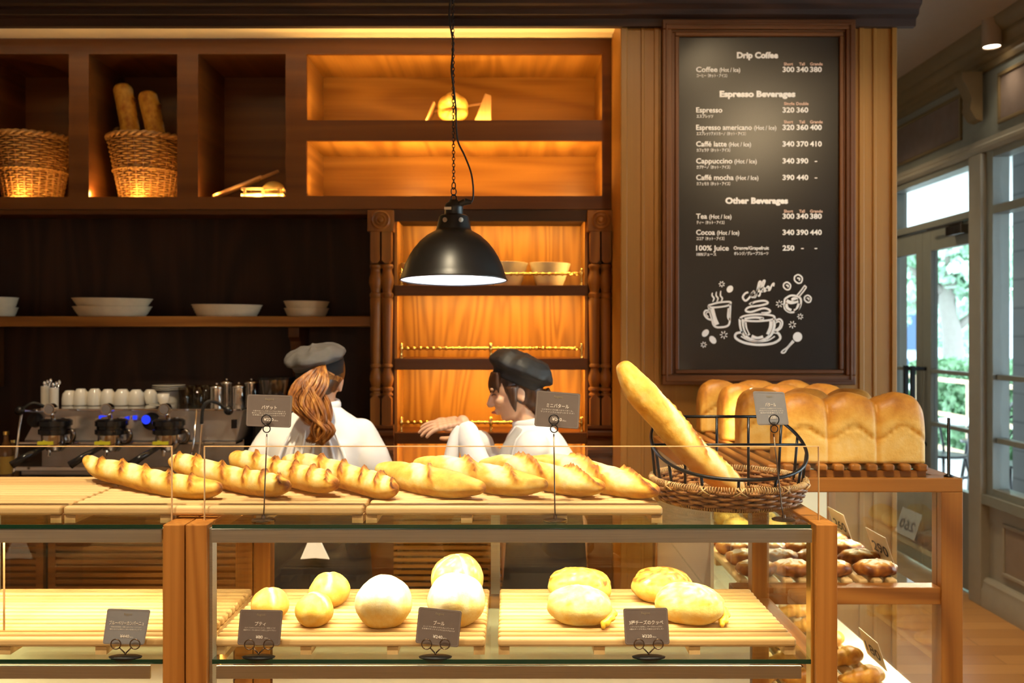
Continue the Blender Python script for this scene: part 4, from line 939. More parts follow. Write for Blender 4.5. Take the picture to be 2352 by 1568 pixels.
# ================================================================== BREADS
def loaf(name, pts, rad, mat, label, cat, group, ztray=None, scores=(), n=120, seg=40, tip=.35, pw=.3, flat=.86, seed=0, tipbrown=.45, base=.40, wide=1.0, ear=.30, rough=.03, bumpy=.0, endw=None):
    q = spline(pts, n); m = MB(); br = []
    random.seed(seed)
    for i, p in enumerate(q):
        t = i/n; e = 1-abs(2*t-1)
        f = min(1, e/tip); pr = pw+(1-pw)*math.sin(math.pi/2*f)**.9
        if e < .07: pr *= math.sqrt(max(.0, 1-(1-e/.07)**2))
        pr = max(pr, .02)
        tg = (q[min(i+1, n)]-q[max(i-1, 0)]).normalized(); side = Vector((tg.y, -tg.x, 0)).normalized(); up = side.cross(tg); up = up if up.z > 0 else -up
        for k in range(seg):
            a = 2*math.pi*k/seg; s_, c_ = math.sin(a), math.cos(a)      # a = 0 : up
            r = rad*pr*(1+.06*ns(t*6, a, seed)+.03*ns(t*22, a*2, seed+5)+.012*ns(t*60, a*5, seed+1))
            b = base+.06*c_+.16*ns(t*5+seed, a*1.4, 2)+.10*ns(t*19, a*3, seed)
            dz = 0
            for (ts, ln, sl) in scores:
                u = (t-ts)/ln - sl*s_ + .16*ns(t*24, a*4, seed+7)
                if abs(u) < 1.15 and c_ > -.1:
                    topm = min(1, max(0, c_+.1)/.5)
                    f = math.exp(-((u+.30)/.42)**2); dz += rad*(.05*f)*topm*pr; b = b+(.03-b)*min(1, 1.25*f)*topm*.95
                    f2 = math.exp(-((u-.42)/.17)**2) if u > .42 else math.exp(-((u-.42)/.10)**2)
                    dz += rad*ear*f2*topm*pr*(1+.6*ns(t*50, a*6, seed)); b += .62*f2*topm*(.8+.5*ns(t*40, a*5, 3))
                    g = math.exp(-((u+.75)/.14)**2); dz -= rad*.05*g*topm; b += .16*g*topm
            if e < .10: b += tipbrown*(1-e/.10)*.9
            if c_ < -.3: b += .08
            off = side*(s_*r*wide)+up*(c_*(r if c_ > 0 else r*flat)+dz)
            if bumpy: off *= 1+bumpy*ns(t*30, a*5, seed+9)
            v = p+off
            if ztray is not None and v.z < ztray+.0004: v.z = ztray+.0004
            m.v.append(tuple(v)); br.append(b)
    for i in range(n):
        for k in range(seg):
            k2 = (k+1) % seg; m.f.append((i*seg+k, i*seg+k2, (i+1)*seg+k2, (i+1)*seg+k))
    m.f.append(tuple(reversed(range(seg)))); m.f.append(tuple(range(n*seg, (n+1)*seg)))
    m.a['brown'] = br
    c = sum(q, Vector())/len(q); base_ = (c.x, c.y, ztray if ztray is not None else c.z)
    o = m.build(name, mat, base=base_, smooth=True)
    return tag(o, label, cat, group)
def TP(px, py, d): return P(px, py, d)
SC = lambda n, a=.14, b=.86, ln=.10, sl=.55: [(a+(b-a)*k/(n-1), ln, sl) for k in range(n)]
GB, GM = 'long pointed baguettes on the upper tray', 'short fat loaves on the upper tray'
zt = ZT-.002
def on(px, d, dz=0, r=.03): return Vector((X(px, d), d, zt+r+dz))
# four baguettes (back-left end -> front-right end)
loaf('baguette', [P(197,1052,2.56), P(232,1078,2.50), P(290,1091,2.42), P(350,1107,2.36), P(415,1120,2.30), P(465,1124,2.27), P(509,1120,2.25)], .0325, 'crust', 'long knobbly baguette at the left, its left tip raised, partly behind the left glass guard', 'baguette', GB, zt, SC(5, .12, .70), seed=1, pw=.30, tip=.55)
loaf('baguette', [P(393,1056,2.58), P(420,1066,2.55), P(470,1084,2.47), P(540,1103,2.38), P(590,1112,2.32), P(630,1117,2.28), P(664,1116,2.25)], .0335, 'crust', 'long pointed baguette, second from the left, its near tip right of the wire card stem', 'baguette', GB, zt, SC(6, .08, .84), seed=2, pw=.30, tip=.55)
loaf('baguette', [P(541,1036,2.60), P(552,1058,2.585), P(600,1072,2.53), P(650,1087,2.45), P(700,1100,2.37), P(740,1108,2.31), P(774,1112,2.27)], .0335, 'crust', 'pointed baguette with its far tip curling upward behind the tall card stem', 'baguette', GB, zt, SC(5, .25, .84), seed=3, pw=.30, tip=.5)
loaf('baguette', [P(648,1058,2.60), P(690,1066,2.57), P(750,1082,2.47), P(800,1098,2.38), P(850,1112,2.31), P(885,1122,2.26), P(910,1122,2.235)], .0345, 'crust', 'fourth and rightmost of the pointed baguettes, next to the smooth short loaf', 'baguette', GB, zt, SC(6, .10, .88), seed=4, pw=.30, tip=.55)
# four short loaves with one deep wavy cut
loaf('short_loaf', [P(866,1075,2.50), P(905,1086,2.46), P(960,1102,2.38), P(1010,1112,2.31), P(1060,1117,2.27), P(1114,1121,2.235)], .040, 'pale_crust', 'smooth pale short loaf, leftmost of the four fat loaves', 'bread', GM, zt, [(.44, .15, .75)], seed=5, pw=.25, tip=.8, base=.44, ear=.22, wide=1.05)
loaf('short_loaf', [P(951,1064,2.60), P(1000,1072,2.55), P(1070,1090,2.45), P(1140,1106,2.35), P(1200,1113,2.29), P(1257,1113,2.25)], .040, 'pale_crust', 'pale twisted short loaf, second of the four fat loaves, in front of the black-capped woman', 'bread', GM, zt, [(.34, .17, .7), (.62, .17, .7)], seed=6, pw=.25, tip=.8, base=.42, ear=.3)
loaf('short_loaf', [P(1100,1068,2.60), P(1150,1070,2.56), P(1210,1088,2.47), P(1280,1105,2.37), P(1340,1116,2.29), P(1388,1118,2.25)], .0385, 'crust', 'short loaf with a dark open ridge, just right of the second tall card stem', 'bread', GM, zt, [(.30, .22, .8), (.66, .24, .8)], seed=7, pw=.25, tip=.8, base=.30, ear=.42)
loaf('short_loaf', [P(1196,1060,2.60), P(1260,1070,2.56), P(1330,1087,2.46), P(1400,1108,2.35), P(1460,1120,2.28), P(1512,1129,2.22)], .0405, 'crust', 'rightmost short loaf with a long pale cut, its tip reaching the wicker basket', 'bread', GM, zt, [(.32, .24, .8), (.66, .28, .7)], seed=8, pw=.25, tip=.8, base=.34, ear=.32)
# tall baguette leaning in the basket
loaf('baguette', [P(1425,832,2.40), P(1462,893,2.405), P(1520,960,2.41), P(1580,1030,2.42), P(1640,1085,2.43), P(1705,1132,2.44)], .042, 'crust', 'large baguette leaning out of the wire and wicker basket', 'baguette', None, None, [(.30, .22, 1.3), (.58, .22, 1.3), (.84, .15, 1.0)], n=150, seed=11, pw=.34, tip=.5, base=.36, ear=.20, tipbrown=.3)

def roundbread(name, c, rx, ry, rz, mat, label, cat, group, ztray, seed=0, base=.4, top=0.0, cross=0, floury=0, rot=0, cheese=0, cut=0, smooth=True, pinch=0, n=40, mm=26):
    m = MB(); br = []
    for i in range(mm+1):
        ph = -math.pi/2+math.pi*i/mm
        for k in range(n):
            a = 2*math.pi*k/n; d = Vector((math.cos(ph)*math.cos(a), math.cos(ph)*math.sin(a), math.sin(ph)))
            w_ = 1+.05*ns(d.x*1.6+seed, d.y*1.6, d.z*1.6)+.015*ns(d.x*7, d.y*7+seed, d.z*7)
            b = base+.15*ns(d.x*2+seed, d.y*2, d.z*2)
            if d.z > 0: b += top*d.z
            if cross:                                           # grid of cuts
                for u in (d.x, d.y):
                    g = abs(((u*cross+.5) % 1)-.5)
                    if g < .10 and d.z > .15: w_ -= .03*(1-g/.10); b -= .35*(1-g/.10)
            if cut and d.z > .1:
                g = math.exp(-((d.x+.12*ns(d.y*4, seed, 1))/.10)**2)*min(1, (d.z-.1)*3); w_ -= .035*g; b -= .40*g; b += .25*math.exp(-((abs(d.x)-.22)/.05)**2)*min(1, (d.z-.1)*2)*.6
            if floury and d.z > -.3: b -= floury*(.6+.8*(ns(d.x*3, d.y*3, seed)+.3))*min(1, (d.z+.3)*1.4)
            if cheese and d.z > .35:
                q = ns(d.x*6+seed, d.y*7, 3); w_ += .05*max(0, q)+.035*abs(ns(d.x*11, d.y*14, seed))+.02*ns(d.x*24, d.y*24, seed); b += cheese*(.35+q+.5*ns(d.x*12, d.y*12, 5))
            if pinch: w_ *= 1-pinch*abs(d.x)**3
            z = d.z*rz*w_; z = z if z > 0 else z*.9
            v = Vector((d.x*rx*w_, d.y*ry*w_, z)); v.rotate(Euler((0, 0, rot)))
            v += Vector(c); v.z = max(v.z, ztray+.0004)
            m.v.append(tuple(v)); br.append(b)
    for i in range(mm):
        for k in range(n):
            k2 = (k+1) % n; m.f.append((i*n+k, i*n+k2, (i+1)*n+k2, (i+1)*n+k))
    m.a['brown'] = br
    bm_ = m.build(name, mat, base=(c[0], c[1], ztray), smooth=True)
    return tag(bm_, label, cat, group)
zl = ZL
def rb(px, py, rpx, d, ry=None): return (X(px, d), d, Z(py, d)), rpx*d/F
for (px, py, r, d, lab, sd) in ((620, 1405, 43, 2.30, 'small golden roll half hidden behind its dark price card', 21), (722, 1411, 45, 2.25, 'small golden roll standing in front of another, between card and floury loaf', 22), (757, 1374, 46, 2.41, 'small golden roll at the back behind the front roll', 23)):
    c, q = rb(px, py, r, d)
    o = roundbread('bread_roll', (c[0], d, zl+q*.68), q, q*.95, q*.92, 'pale_crust', lab, 'bread roll', 'small rolls on the lower tray', zl, sd, base=.42, top=.0, rot=(.5, 1.1, .2)[sd-21], cut=1)
for (px, py, r, d, fl, cr, bs, lab, sd) in ((881, 1402, 66, 2.25, .42, 0, .34, 'large white floury round loaf left of the tilted price card', 31), (1047, 1402, 68, 2.26, .45, 0, .32, 'large white floury round loaf behind the tilted price card', 32), (1050, 1345, 62, 2.46, .0, 2.6, .40, 'golden round loaf with a criss-cross cut crust at the back', 33)):
    c, q = rb(px, py, r, d)
    o = roundbread('round_loaf', (c[0], d, zl+q*.72), q, q*.93, q*.95, 'pale_crust', lab, 'bread', 'round loaves on the lower tray', zl, sd, base=bs, floury=fl, cross=cr, rot=.5)
for (px, py, rxp, rzp, d, rot, ch, lab, sd) in ((1332, 1352, 84, 46, 2.44, -.25, .5, 'cheese-topped oval loaf at the back on the left of its pair', 41), (1330, 1408, 86, 50, 2.26, -.3, .15, 'pale cheese loaf in front on the left with melted cheese at its right tip', 42), (1521, 1350, 79, 46, 2.44, -.2, .75, 'cheese loaf at the back on the right with a browned cheese crust', 43), (1583, 1408, 90, 52, 2.27, -.35, .3, 'cheese loaf in front at the right end of the lower shelf', 44)):
    c, q = rb(px, py, rxp, d); rz = rzp*d/F
    lf = roundbread('cheese_loaf', (c[0], d, zl+rz*.72), q, q*.56, rz*.96, 'pale_crust', lab, 'bread', 'cheese loaves on the lower tray', zl, sd, base=.27+.22*ch, cheese=ch*1.3, rot=rot, pinch=.12, floury=.1 if sd in (42, 44) else 0)
    if sd in (42, 44):
        g = MB(); random.seed(sd)
        for k in range(9):
            t = k/8; a_ = .10-.75*t if sd == 42 else .5-.9*t
            v_ = Vector((q*.90*math.cos(a_), q*.50*math.sin(a_), 0)); v_.rotate(Euler((0, 0, -.3))); g.ball((c[0]+v_.x, d+v_.y, zl+.007+rz*.45*(1-t)**.7), .010+.004*math.sin(k*2.1), .010, .009, n=10, m=8)
        fo = g.build('melted_cheese', 'cheese_yellow', lf, smooth=True); r_ = fo.modifiers.new('r', 'REMESH'); r_.mode = 'VOXEL'; r_.voxel_size = .002; r_.use_smooth_shade = True

# ---------------- tall sandwich loaves
def pan_loaf(x0, x1, d, w_, z0, h, label, seed):
    m = MB(); br = []; n = 96; L = x1-x0
    sec = [(1, .60*k/13) for k in range(14)]+[(math.cos(math.pi*k/18), .60+.40*math.sin(math.pi*k/18)) for k in range(1, 18)]+[(-1, .60*(13-k)/13) for k in range(14)]+[(-.5, 0), (0, 0), (.5, 0)]
    seg = len(sec)
    for i in range(n+1):
        t = i/n; hump = abs(math.sin(math.pi*3*t)); hp = hump**.7
        e = min(t, 1-t)*L; endr = .030; ef = 1.0 if e > endr else math.sqrt(max(0, 1-(1-e/endr)**2))
        x = x0+L*t
        hh = h*(.86+.14*hp)*(.84+.16*ef)
        lob = (t*3) % 1-.5                                     # -.5 .. .5 inside a lobe
        for (px_, zz) in sec:
            top = max(0, (zz-.60)/.40)
            arc = .46+.07*math.cos(math.pi*2*lob)+(.12*max(0, t-.7)) ; sd = abs(px_) > .9
            up = zz > arc
            cr = math.exp(-((zz-arc)/.022)**2) if sd else 0           # crease between upper and lower lobes
            vd = min(abs(t-1/3), abs(t-2/3))*L
            vc = math.exp(-(vd/(.007 if up else .005))**2) if sd or top < .8 else 0
            bulge = (.10 if up else .04)*(1-(2*lob)**2)*(1 if zz > .03 else .3)
            bx = math.copysign(min(1, abs(px_))**.62, px_) if abs(px_) > 1e-6 else 0
            wy_ = w_*.5*(.90+bulge-.075*cr-.10*vc*(1 if up else .7))*(.80+.20*ef)
            y = d+bx*wy_*(1+.035*ns(t*8+seed, zz*5, px_))
            z = z0+hh*zz+(0 if zz < .03 else .004*ns(t*9, px_*2, seed+zz)+.0012*ns(t*45, px_*9, zz*12))
            b = .20+.10*ns(t*7+seed, zz*6, px_)
            if up: b += .14
            if zz > .66: b = .46+.34*min(1, (zz-.66)/.25)*(.65+.35*hp)+.12*ns(t*7, px_*2, seed)
            b += .26*cr+.13*vc*(1 if zz < .85 else -.5)  # side creases browned to make up for their weak shading
            if ef < .95: b += .16
            m.v.append((x, y, max(z, z0))); br.append(b)
    for i in range(n):
        for k in range(seg):
            k2 = (k+1) % seg; m.f.append((i*seg+k, i*seg+k2, (i+1)*seg+k2, (i+1)*seg+k))
    m.f.append(tuple(reversed(range(seg)))); m.f.append(tuple(range(n*seg, (n+1)*seg)))
    m.a['brown'] = br
    return tag(m.build('sandwich_loaf', 'pan_crust', base=((x0+x1)/2, d, z0), smooth=True), label, 'bread', 'tall sandwich loaves on the rack')
zr = z2+.0405
yf = y0+.085
pan_loaf(X(1793, 2.72+.02), X(2131, 2.72+.02), yf, .13, zr, Z(903, 2.76)-zr, 'nearest tall three-humped sandwich loaf on the dark rack', 51)
pan_loaf(X(1700, 3.08), X(1700, 3.08)+.455, 3.11, .125, zr, .205, 'second tall sandwich loaf from the front, its left end showing behind the price card', 52)
pan_loaf(X(1655, 3.36), X(1655, 3.36)+.455, 3.38, .125, zr, .205, 'third tall sandwich loaf from the front on the rack', 53)
pan_loaf(X(1607, 3.64), X(1607, 3.64)+.455, 3.66, .125, zr, .205, 'rearmost tall sandwich loaf, nearest the menu column', 54)

# ---------------- pastries in the right case
ztp = ZP+.04
def danish(c, rz, seed, label, group='sugar-dusted pastries'):
    m = MB(); br = []; n = 36; mm = 18
    for i in range(mm+1):
        ph = -math.pi/2+math.pi*i/mm
        for k in range(n):
            a = 2*math.pi*k/n; d = Vector((math.cos(ph)*math.cos(a), math.cos(ph)*math.sin(a), math.sin(ph)))
            sw = math.sin(a*5+d.z*3+seed)*.05+.04*math.sin(d.x*14+d.y*6)
            w_ = 1+sw+.03*ns(d.x*3+seed, d.y*3, d.z*3)
            b = .82+.15*ns(d.x*4, d.y*4+seed, 1)+sw*2
            if d.z > .45: b -= 1.1*min(1, (d.z-.45)*3.5)*(.75+.6*ns(d.x*6+seed, d.y*6, 4))
            v = Vector((d.x*.066*w_, d.y*.042*w_, d.z*.027*w_)); v.rotate(Euler((0, 0, rz))); v += Vector(c); v.z = max(v.z, ztp)
            m.v.append(tuple(v)); br.append(b)
    for i in range(mm):
        for k in range(n): k2 = (k+1) % n; m.f.append((i*n+k, i*n+k2, (i+1)*n+k2, (i+1)*n+k))
    m.a['brown'] = br; return tag(m.build('danish_pastry', 'pastry_crust', base=(c[0], c[1], ztp), smooth=True), label, 'pastry', group)
ords = ['nearest', 'second', 'third', 'fourth']; cols_ = ['right-hand', 'second', 'third', 'left-hand']
for ci, xx in enumerate((1.135, .995, .875, .765)):
    for ri in range(4):
        if ci == 0 and ri > 3: continue
        danish((xx+.012*ns(ci*3, ri*5), 2.84+.135*ri, ztp+.021), .15*ns(ci*7, ri*3, 5)*4, ci*5+ri, '%s dark brown sugar-dusted pastry of the %s row in the right case' % (ords[ri], cols_[ci]))
for ri in range(3):
    for ci, xx in enumerate((1.13, .985, .845)):
        roundbread('yellow_bun', (xx, 3.42+.13*ri, ztp+.028), .05, .05, .036, 'pale_crust', 'golden yellow round bun in the %s row from the column, %s from the right' % (['third', 'second', 'first'][ri], ['first', 'second', 'third'][ci]), 'bun', 'yellow buns at the back of the right case', ztp, 70+ri*3+ci, base=.50, n=26, mm=14)
def croissant(name, c, rz, seed, label, s=1.0):
    pts = [(-.075, .028, .012), (-.05, .0, .02), (0, -.018, .03), (.05, .0, .02), (.075, .028, .012)]
    q = spline(pts, 48); m = MB(); br = []; seg = 18; E_ = Matrix.Rotation(rz, 3, 'Z')
    for i, p in enumerate(q):
        t = i/48; e = 1-abs(2*t-1); seg_ = (t*7) % 1
        step = .80+.20*(1-seg_) if t < .5 else .80+.20*seg_
        r = .030*(e**.6)*step+.002
        tg = (q[min(i+1, 48)]-q[max(i-1, 0)]).normalized(); sd_ = Vector((tg.y, -tg.x, 0)).normalized(); up = Vector((0, 0, 1))
        for k in range(seg):
            a = 2*math.pi*k/seg; v = p*1.0+sd_*math.sin(a)*r*1.1+up*math.cos(a)*r
            b = .45+.12*math.cos(a)+.3*(1-abs(seg_-.5)*2)*.5+.12*ns(t*9, a, seed)
            v = E_ @ (v*s); v = v+Vector(c); v.z = max(v.z, c[2]); m.v.append(tuple(v)); br.append(b)
    for i in range(48):
        for k in range(seg): k2 = (k+1) % seg; m.f.append((i*seg+k, i*seg+k2, (i+1)*seg+k2, (i+1)*seg+k))
    m.f.append(tuple(reversed(range(seg)))); m.f.append(tuple(range(48*seg, 49*seg)))
    m.a['brown'] = br; return tag(m.build(name, 'croissant_crust', base=c, smooth=True), label, 'croissant', 'croissants in the bottom of the right case')
for ri in range(5):
    for ci, xx in enumerate((1.115, .94, .78)):
        croissant('croissant', (xx+.01*ns(ri, ci*4), 2.88+.17*ri, .5005), .35+.3*ns(ri*2.3, ci*3.1, 6), ri*4+ci, 'golden croissant low in the right case, row %s from the front, %s from the right' % (['one', 'two', 'three', 'four', 'five', 'six'][ri], ['first', 'second', 'third'][ci]), 1.05)
big_card(2.86, 3.02, ztp+.02, ztp+.11, 1.205, 'beige handwritten card nearest the front beside the dark pastries', '290')
big_card(3.22, 3.38, ztp+.02, ztp+.11, 1.205, 'beige handwritten card farther back beside the dark pastries', '260')
big_card(2.92, 3.08, .52, .61, 1.205, 'beige handwritten card low down beside the croissants', '180')
# ================================================================== WICKER
def weave(m, cfn, rows, segs, r, amp, stakes, z0, z1):
    """cfn(t) -> (rx, ry) wall radii at height fraction t; rows wavy strands"""
    for j in range(rows):
        t = (j+.5)/rows; z = z0+(z1-z0)*t; pts = []
        for k in range(segs):
            a = 2*math.pi*k/segs; w_ = amp*math.cos(stakes*.5*a+(math.pi if j % 2 else 0))
            x, y = cfn(a, t, w_); pts.append((x, y, z+.0012*ns(a*5, j)))
        m.tube(pts, r, 5, closed=True)
def braid(m, fn, r, twist, segs, ph=2):
    for p in range(ph):
        pts = []
        for k in range(segs):
            a = 2*math.pi*k/segs; q = twist*a+2*math.pi*p/ph; x, y, z = fn(a, math.cos(q)*r*.9); pts.append((x, y, z+math.sin(q)*r*.9))
        m.tube(pts, r, 6, closed=True)
# ---------------- shallow wicker basket with a black wire rack
bcx, bcy = X(1672, 2.42), 2.425; RX, RY = .198, .205
wb = thing('wire_bread_basket', 'low round wicker basket topped by a sloping black wire rail, holding the tall baguette', 'basket', (bcx, bcy, TOPZ))
zb0, zb1 = TOPZ+.008, 1.218
def cf(a, t, w_): k = .90+.10*t**.7; return bcx+(RX*k+w_)*math.cos(a), bcy+(RY*k+w_)*math.sin(a)
m = MB(); weave(m, cf, 7, 192, .0048, .0050, 34, zb0, zb1-.006); m.build('woven_wall', 'wicker_dark', wb, smooth=True)
m = MB()
for k in range(34):
    a = 2*math.pi*k/34; m.tube([(*cf(a, t, 0), zb0+(zb1-zb0)*t) for t in (0, .5, 1)], .0032, 5)
m.build('stakes', 'wicker_dark', wb, smooth=True)
def wrapped(m, rad_k, z, r, n=190):
    for k in range(n):
        a = 2*math.pi*k/n; x, y = bcx+RX*rad_k*math.cos(a), bcy+RY*rad_k*math.sin(a); e = Vector((math.cos(a), math.sin(a), 0)); tq = Vector((-math.sin(a), math.cos(a), 0))
        m.tube([Vector((x, y, z))+e*r*math.cos(q)+Vector((0, 0, r*math.sin(q)))+tq*(.0012*math.sin(q+k)) for q in [2*math.pi*i/8 for i in range(8)]], .0017, 4, closed=True)
m = MB(); wrapped(m, 1.0, zb1-.002, .0075); m.build('wrapped_rim', 'wicker_pale', wb, smooth=True)
m = MB(); wrapped(m, .905, zb0+.002, .0062); m.build('wrapped_foot', 'wicker_pale', wb, smooth=True)
m = MB(); m.lathe([(0, 0), (.178, 0), (.178, .005), (0, .005)], (bcx, bcy, TOPZ+.002), 40, sy=RY/RX); m.build('base', 'wicker_dark', wb)
m = MB()
for dg in (-95, -60, -120, -28, -150, 5):       # crossed bindings on the rim
    a = R(dg); x, y = bcx+RX*math.cos(a), bcy+RY*math.sin(a); tq = Vector((-math.sin(a), math.cos(a), 0)); e = Vector((math.cos(a), math.sin(a), 0))
    for s in (-1, 1):
        for dd in (0, .004): m.tube([Vector((x, y, zb1+.006))+e*.004-tq*s*(.011-dd), Vector((x, y, zb1-.004))+e*.0125, Vector((x, y, zb1-.014))+e*.006+tq*s*(.011+dd)], .0018, 5)
m.build('binding', 'wicker_pale', wb, smooth=True)
# wire rack: ring low at the front, rising to the back
def hoop(a):
    x = bcx+.200*math.cos(a); y = bcy+.205*math.sin(a); f = (math.sin(a)+1)/2
    z = Z(1102, bcy-.205)+(.165)*(f**1.35); return Vector((x, y, z))
m = MB(); pts = []
a0, a1 = R(142), R(398)
pts = [hoop(a0+(a1-a0)*k/70) for k in range(71)]
m.tube(pts, .0046, 10); m.tube([pts[0], pts[-1]], .0042, 10)
yb2 = hoop(R(182)); yb3 = hoop(R(-2)); m.tube([(yb2.x, yb2.y, yb2.z), (yb3.x, yb3.y, yb3.z)], .0036, 8)
m.build('wire_rail', 'wire_metal', wb, smooth=True)
m = MB()
for dg in (-96, -122, -150, -68, -40, -12, 10, 30, 170, 192): p = hoop(R(dg)); m.tube([p, (bcx+RX*.955*math.cos(R(dg)), bcy+RY*.955*math.sin(R(dg)), zb1-.012)], .0038, 8)
for f in (.22, .5, .78): p = pts[0].lerp(pts[-1], f); m.tube([p, (p.x, p.y, zb0+.01)], .0038, 8)
m.build('wire_uprights', 'wire_metal', wb, smooth=True)

# ---------------- tall wicker baskets in the cubbies
def tall_basket(pxc, rimpx, basepx, pyr, pyb, d, label, seed):
    cx_, cy_ = X(pxc, d), d; rt, rb_ = rimpx*.5*d/F, basepx*.5*d/F; z0 = Z(452, YC)+.002; z1 = Z(pyr, d-rt)
    t_ = thing('wicker_basket', label, 'basket', (cx_, cy_, z0), 'tall wicker baskets in the cubbies')
    def cf2(a, t, w_): k = rb_+(rt-rb_)*t; return cx_+(k+w_)*math.cos(a), cy_+(k+w_)*math.sin(a)
    m = MB(); weave(m, cf2, 26, 108, .0042, .0045, 28, z0+.012, z1-.01); m.build('woven_wall', 'wicker_rim', t_, smooth=True)
    m = MB()
    for k in range(28): a = 2*math.pi*k/28; m.tube([(*cf2(a, t, 0), z0+(z1-z0)*t) for t in (0, .5, 1)], .0055, 5)
    m.build('stakes', 'wicker_dark', t_, smooth=True)
    m = MB(); braid(m, lambda a, dr_: (cx_+(rt+dr_)*math.cos(a), cy_+(rt+dr_)*math.sin(a), z1), .008, 16, 130); m.build('braided_rim', 'wicker_rim', t_, smooth=True)
    zm = z0+(z1-z0)*.48; rm = rb_+(rt-rb_)*.48
    m = MB(); braid(m, lambda a, dr_: (cx_+(rm+.006+dr_)*math.cos(a), cy_+(rm+.006+dr_)*math.sin(a), zm), .004, 20, 110); braid(m, lambda a, dr_: (cx_+(rb_+.004+dr_)*math.cos(a), cy_+(rb_+.004+dr_)*math.sin(a), z0+.010), .005, 20, 110); m.build('braided_band', 'wicker_rim', t_, smooth=True)
    m = MB(); m.lathe([(0, 0), (rb_-.004, 0), (rb_-.004, .006), (0, .006)], (cx_, cy_, z0+.004), 30); m.build('base', 'wicker_dark', t_)
    for s in (-1, 1):
        m = MB(); a = R(20 if s > 0 else 160)
        for off in (0, .006):
            pts = [(cx_+(rt)*math.cos(a+da), cy_+rt*math.sin(a+da), z1+hh+off*.6) for da, hh in ((-.32, -.01), (-.28, .03), (-.12, .062), (0, .07), (.12, .062), (.28, .03), (.32, -.01))]
            m.tube(spline(pts, 24), .0065, 6)
        m.build('handle', 'wicker_rim', t_, smooth=True)
    return cx_, cy_, z0, z1, rt
tall_basket(76, 168, 118, 302, 452, 4.415, 'tall wicker basket without bread in the cubby at the far left', 1)
bk = tall_basket(341, 172, 118, 304, 452, 4.415, 'tall wicker basket with two baguettes standing in it, in the second cubby', 2)
for (pt, pbm, r, lab, sd) in (((278, 190), (312, 400), .046, 'dim baguette standing in the cubby basket, the taller one on the left', 61), ((335, 207), (372, 400), .046, 'dim baguette standing in the cubby basket, the shorter one on the right', 62)):
    a = P(pt[0], pt[1], 4.36); b = P(pbm[0], pbm[1], 4.44); mid = a.lerp(b, .5)+Vector((.004, .005, 0))
    loaf('baguette', [a, mid, b], r, 'crust', lab, 'baguette', 'baguettes standing in the cubby basket', None, SC(3, .15, .8, .14, .15), seed=sd, base=.5, tip=.25, pw=.4)
# ---------------- third cubby: leaning bread peel, small crate with a loaf
zc3 = Z(452, YC)+.002
pl = thing('bread_peel', 'flat wooden bread peel leaning in the third cubby, its lit end low at the left', 'bread peel', (X(560, 4.36), 4.36, zc3))
a = Vector((X(483, 4.28), 4.30, zc3+.008)); b = P(640, 393, 4.40); u = (b-a).normalized(); v = Vector((-.15, .98, .1)); v = (v-u*v.dot(u)).normalized(); nrm = u.cross(v)
m = MB(); L = (b-a).length
def rect(m, s0, s1, w0, w1, th):
    vs = []
    for (s, ww) in ((s0, w0), (s1, w1)):
        for (q, zt_) in ((-1, -1), (1, -1), (1, 1), (-1, 1)): vs.append(a+u*s+v*q*ww+nrm*zt_*th)
    m.add(vs, [(0,1,2,3), (7,6,5,4), (0,4,5,1), (1,5,6,2), (2,6,7,3), (3,7,4,0)])
rect(m, 0, L*.72, .075, .08, .006); m.build('blade', 'oak_x', pl, bevel=.003); m = MB(); rect(m, L*.72, L, .018, .014, .007); m.build('handle', 'oak_x', pl, bevel=.003)
cr_ = thing('wooden_crate', 'small pale slatted crate at the right of the third cubby', 'crate', (X(607, 4.3), 4.33, zc3))
ca, cb = X(556, 4.27), X(652, 4.27); zt_ = Z(420, 4.27)
m = MB()
for (p, q) in ((0, .022), (.034, .05)):
    m.box(ca, cb, 4.25, 4.258, zc3+p+.004, zc3+q); m.box(ca, cb, 4.37, 4.378, zc3+p+.004, zc3+q); m.box(ca, ca+.006, 4.258, 4.37, zc3+p+.004, zc3+q); m.box(cb-.006, cb, 4.258, 4.37, zc3+p+.004, zc3+q)
m.build('side_slats', 'maple_x', cr_, bevel=.001)
m = MB(); m.box(ca+.006, cb-.006, 4.258, 4.37, zc3, zc3+.004); m.build('bottom', 'maple_x', cr_)
for x in (ca+.012, (ca+cb)/2, cb-.024):
    m = MB(); m.box(x, x+.012, 4.246, 4.25, zc3+.004, zc3+.05); m.build('upright', 'maple_z', cr_)
roundbread('bread_roll', (X(628, 4.31), 4.315, zc3+.052), .052, .04, .036, 'pale_crust', 'oval roll lying in the small crate of the third cubby', 'bread roll', None, zc3+.0045, 64, base=.4, n=26, mm=14)
# ---------------- big niche: little rack with a wreath loaf
zn = Z(276, YC)+.002
rk = thing('bread_rack', 'small wooden rack with slanted end boards in the upper wide niche', 'rack', (X(1050, 4.3), 4.3, zn))
xa, xb_ = X(975, 4.27), X(1128, 4.27)
m = MB(); m.prism([(xa, zn), (xa+.008, zn), (xa+.048, zn+.10), (xa+.040, zn+.10)], 'y', 4.26, 4.38); m.build('end_board', 'oak_z', rk, bevel=.002)
m = MB(); m.prism([(xb_-.082, zn), (xb_, zn), (xb_, zn+.13), (xb_-.028, zn+.14)], 'y', 4.27, 4.282); m.build('end_board', 'oak_z', rk, bevel=.002)
m = MB(); m.cyl((xa+.035, 4.36, zn+.078), (xb_-.02, 4.36, zn+.118), .006, 10); m.cyl((xa+.02, 4.30, zn+.012), (xb_-.06, 4.30, zn+.012), .006, 10); m.build('rod', 'oak_x', rk, smooth=True)
q = []; cxw, czw = X(1040, 4.31), zn+.079
m = MB(); br = []; N = 80
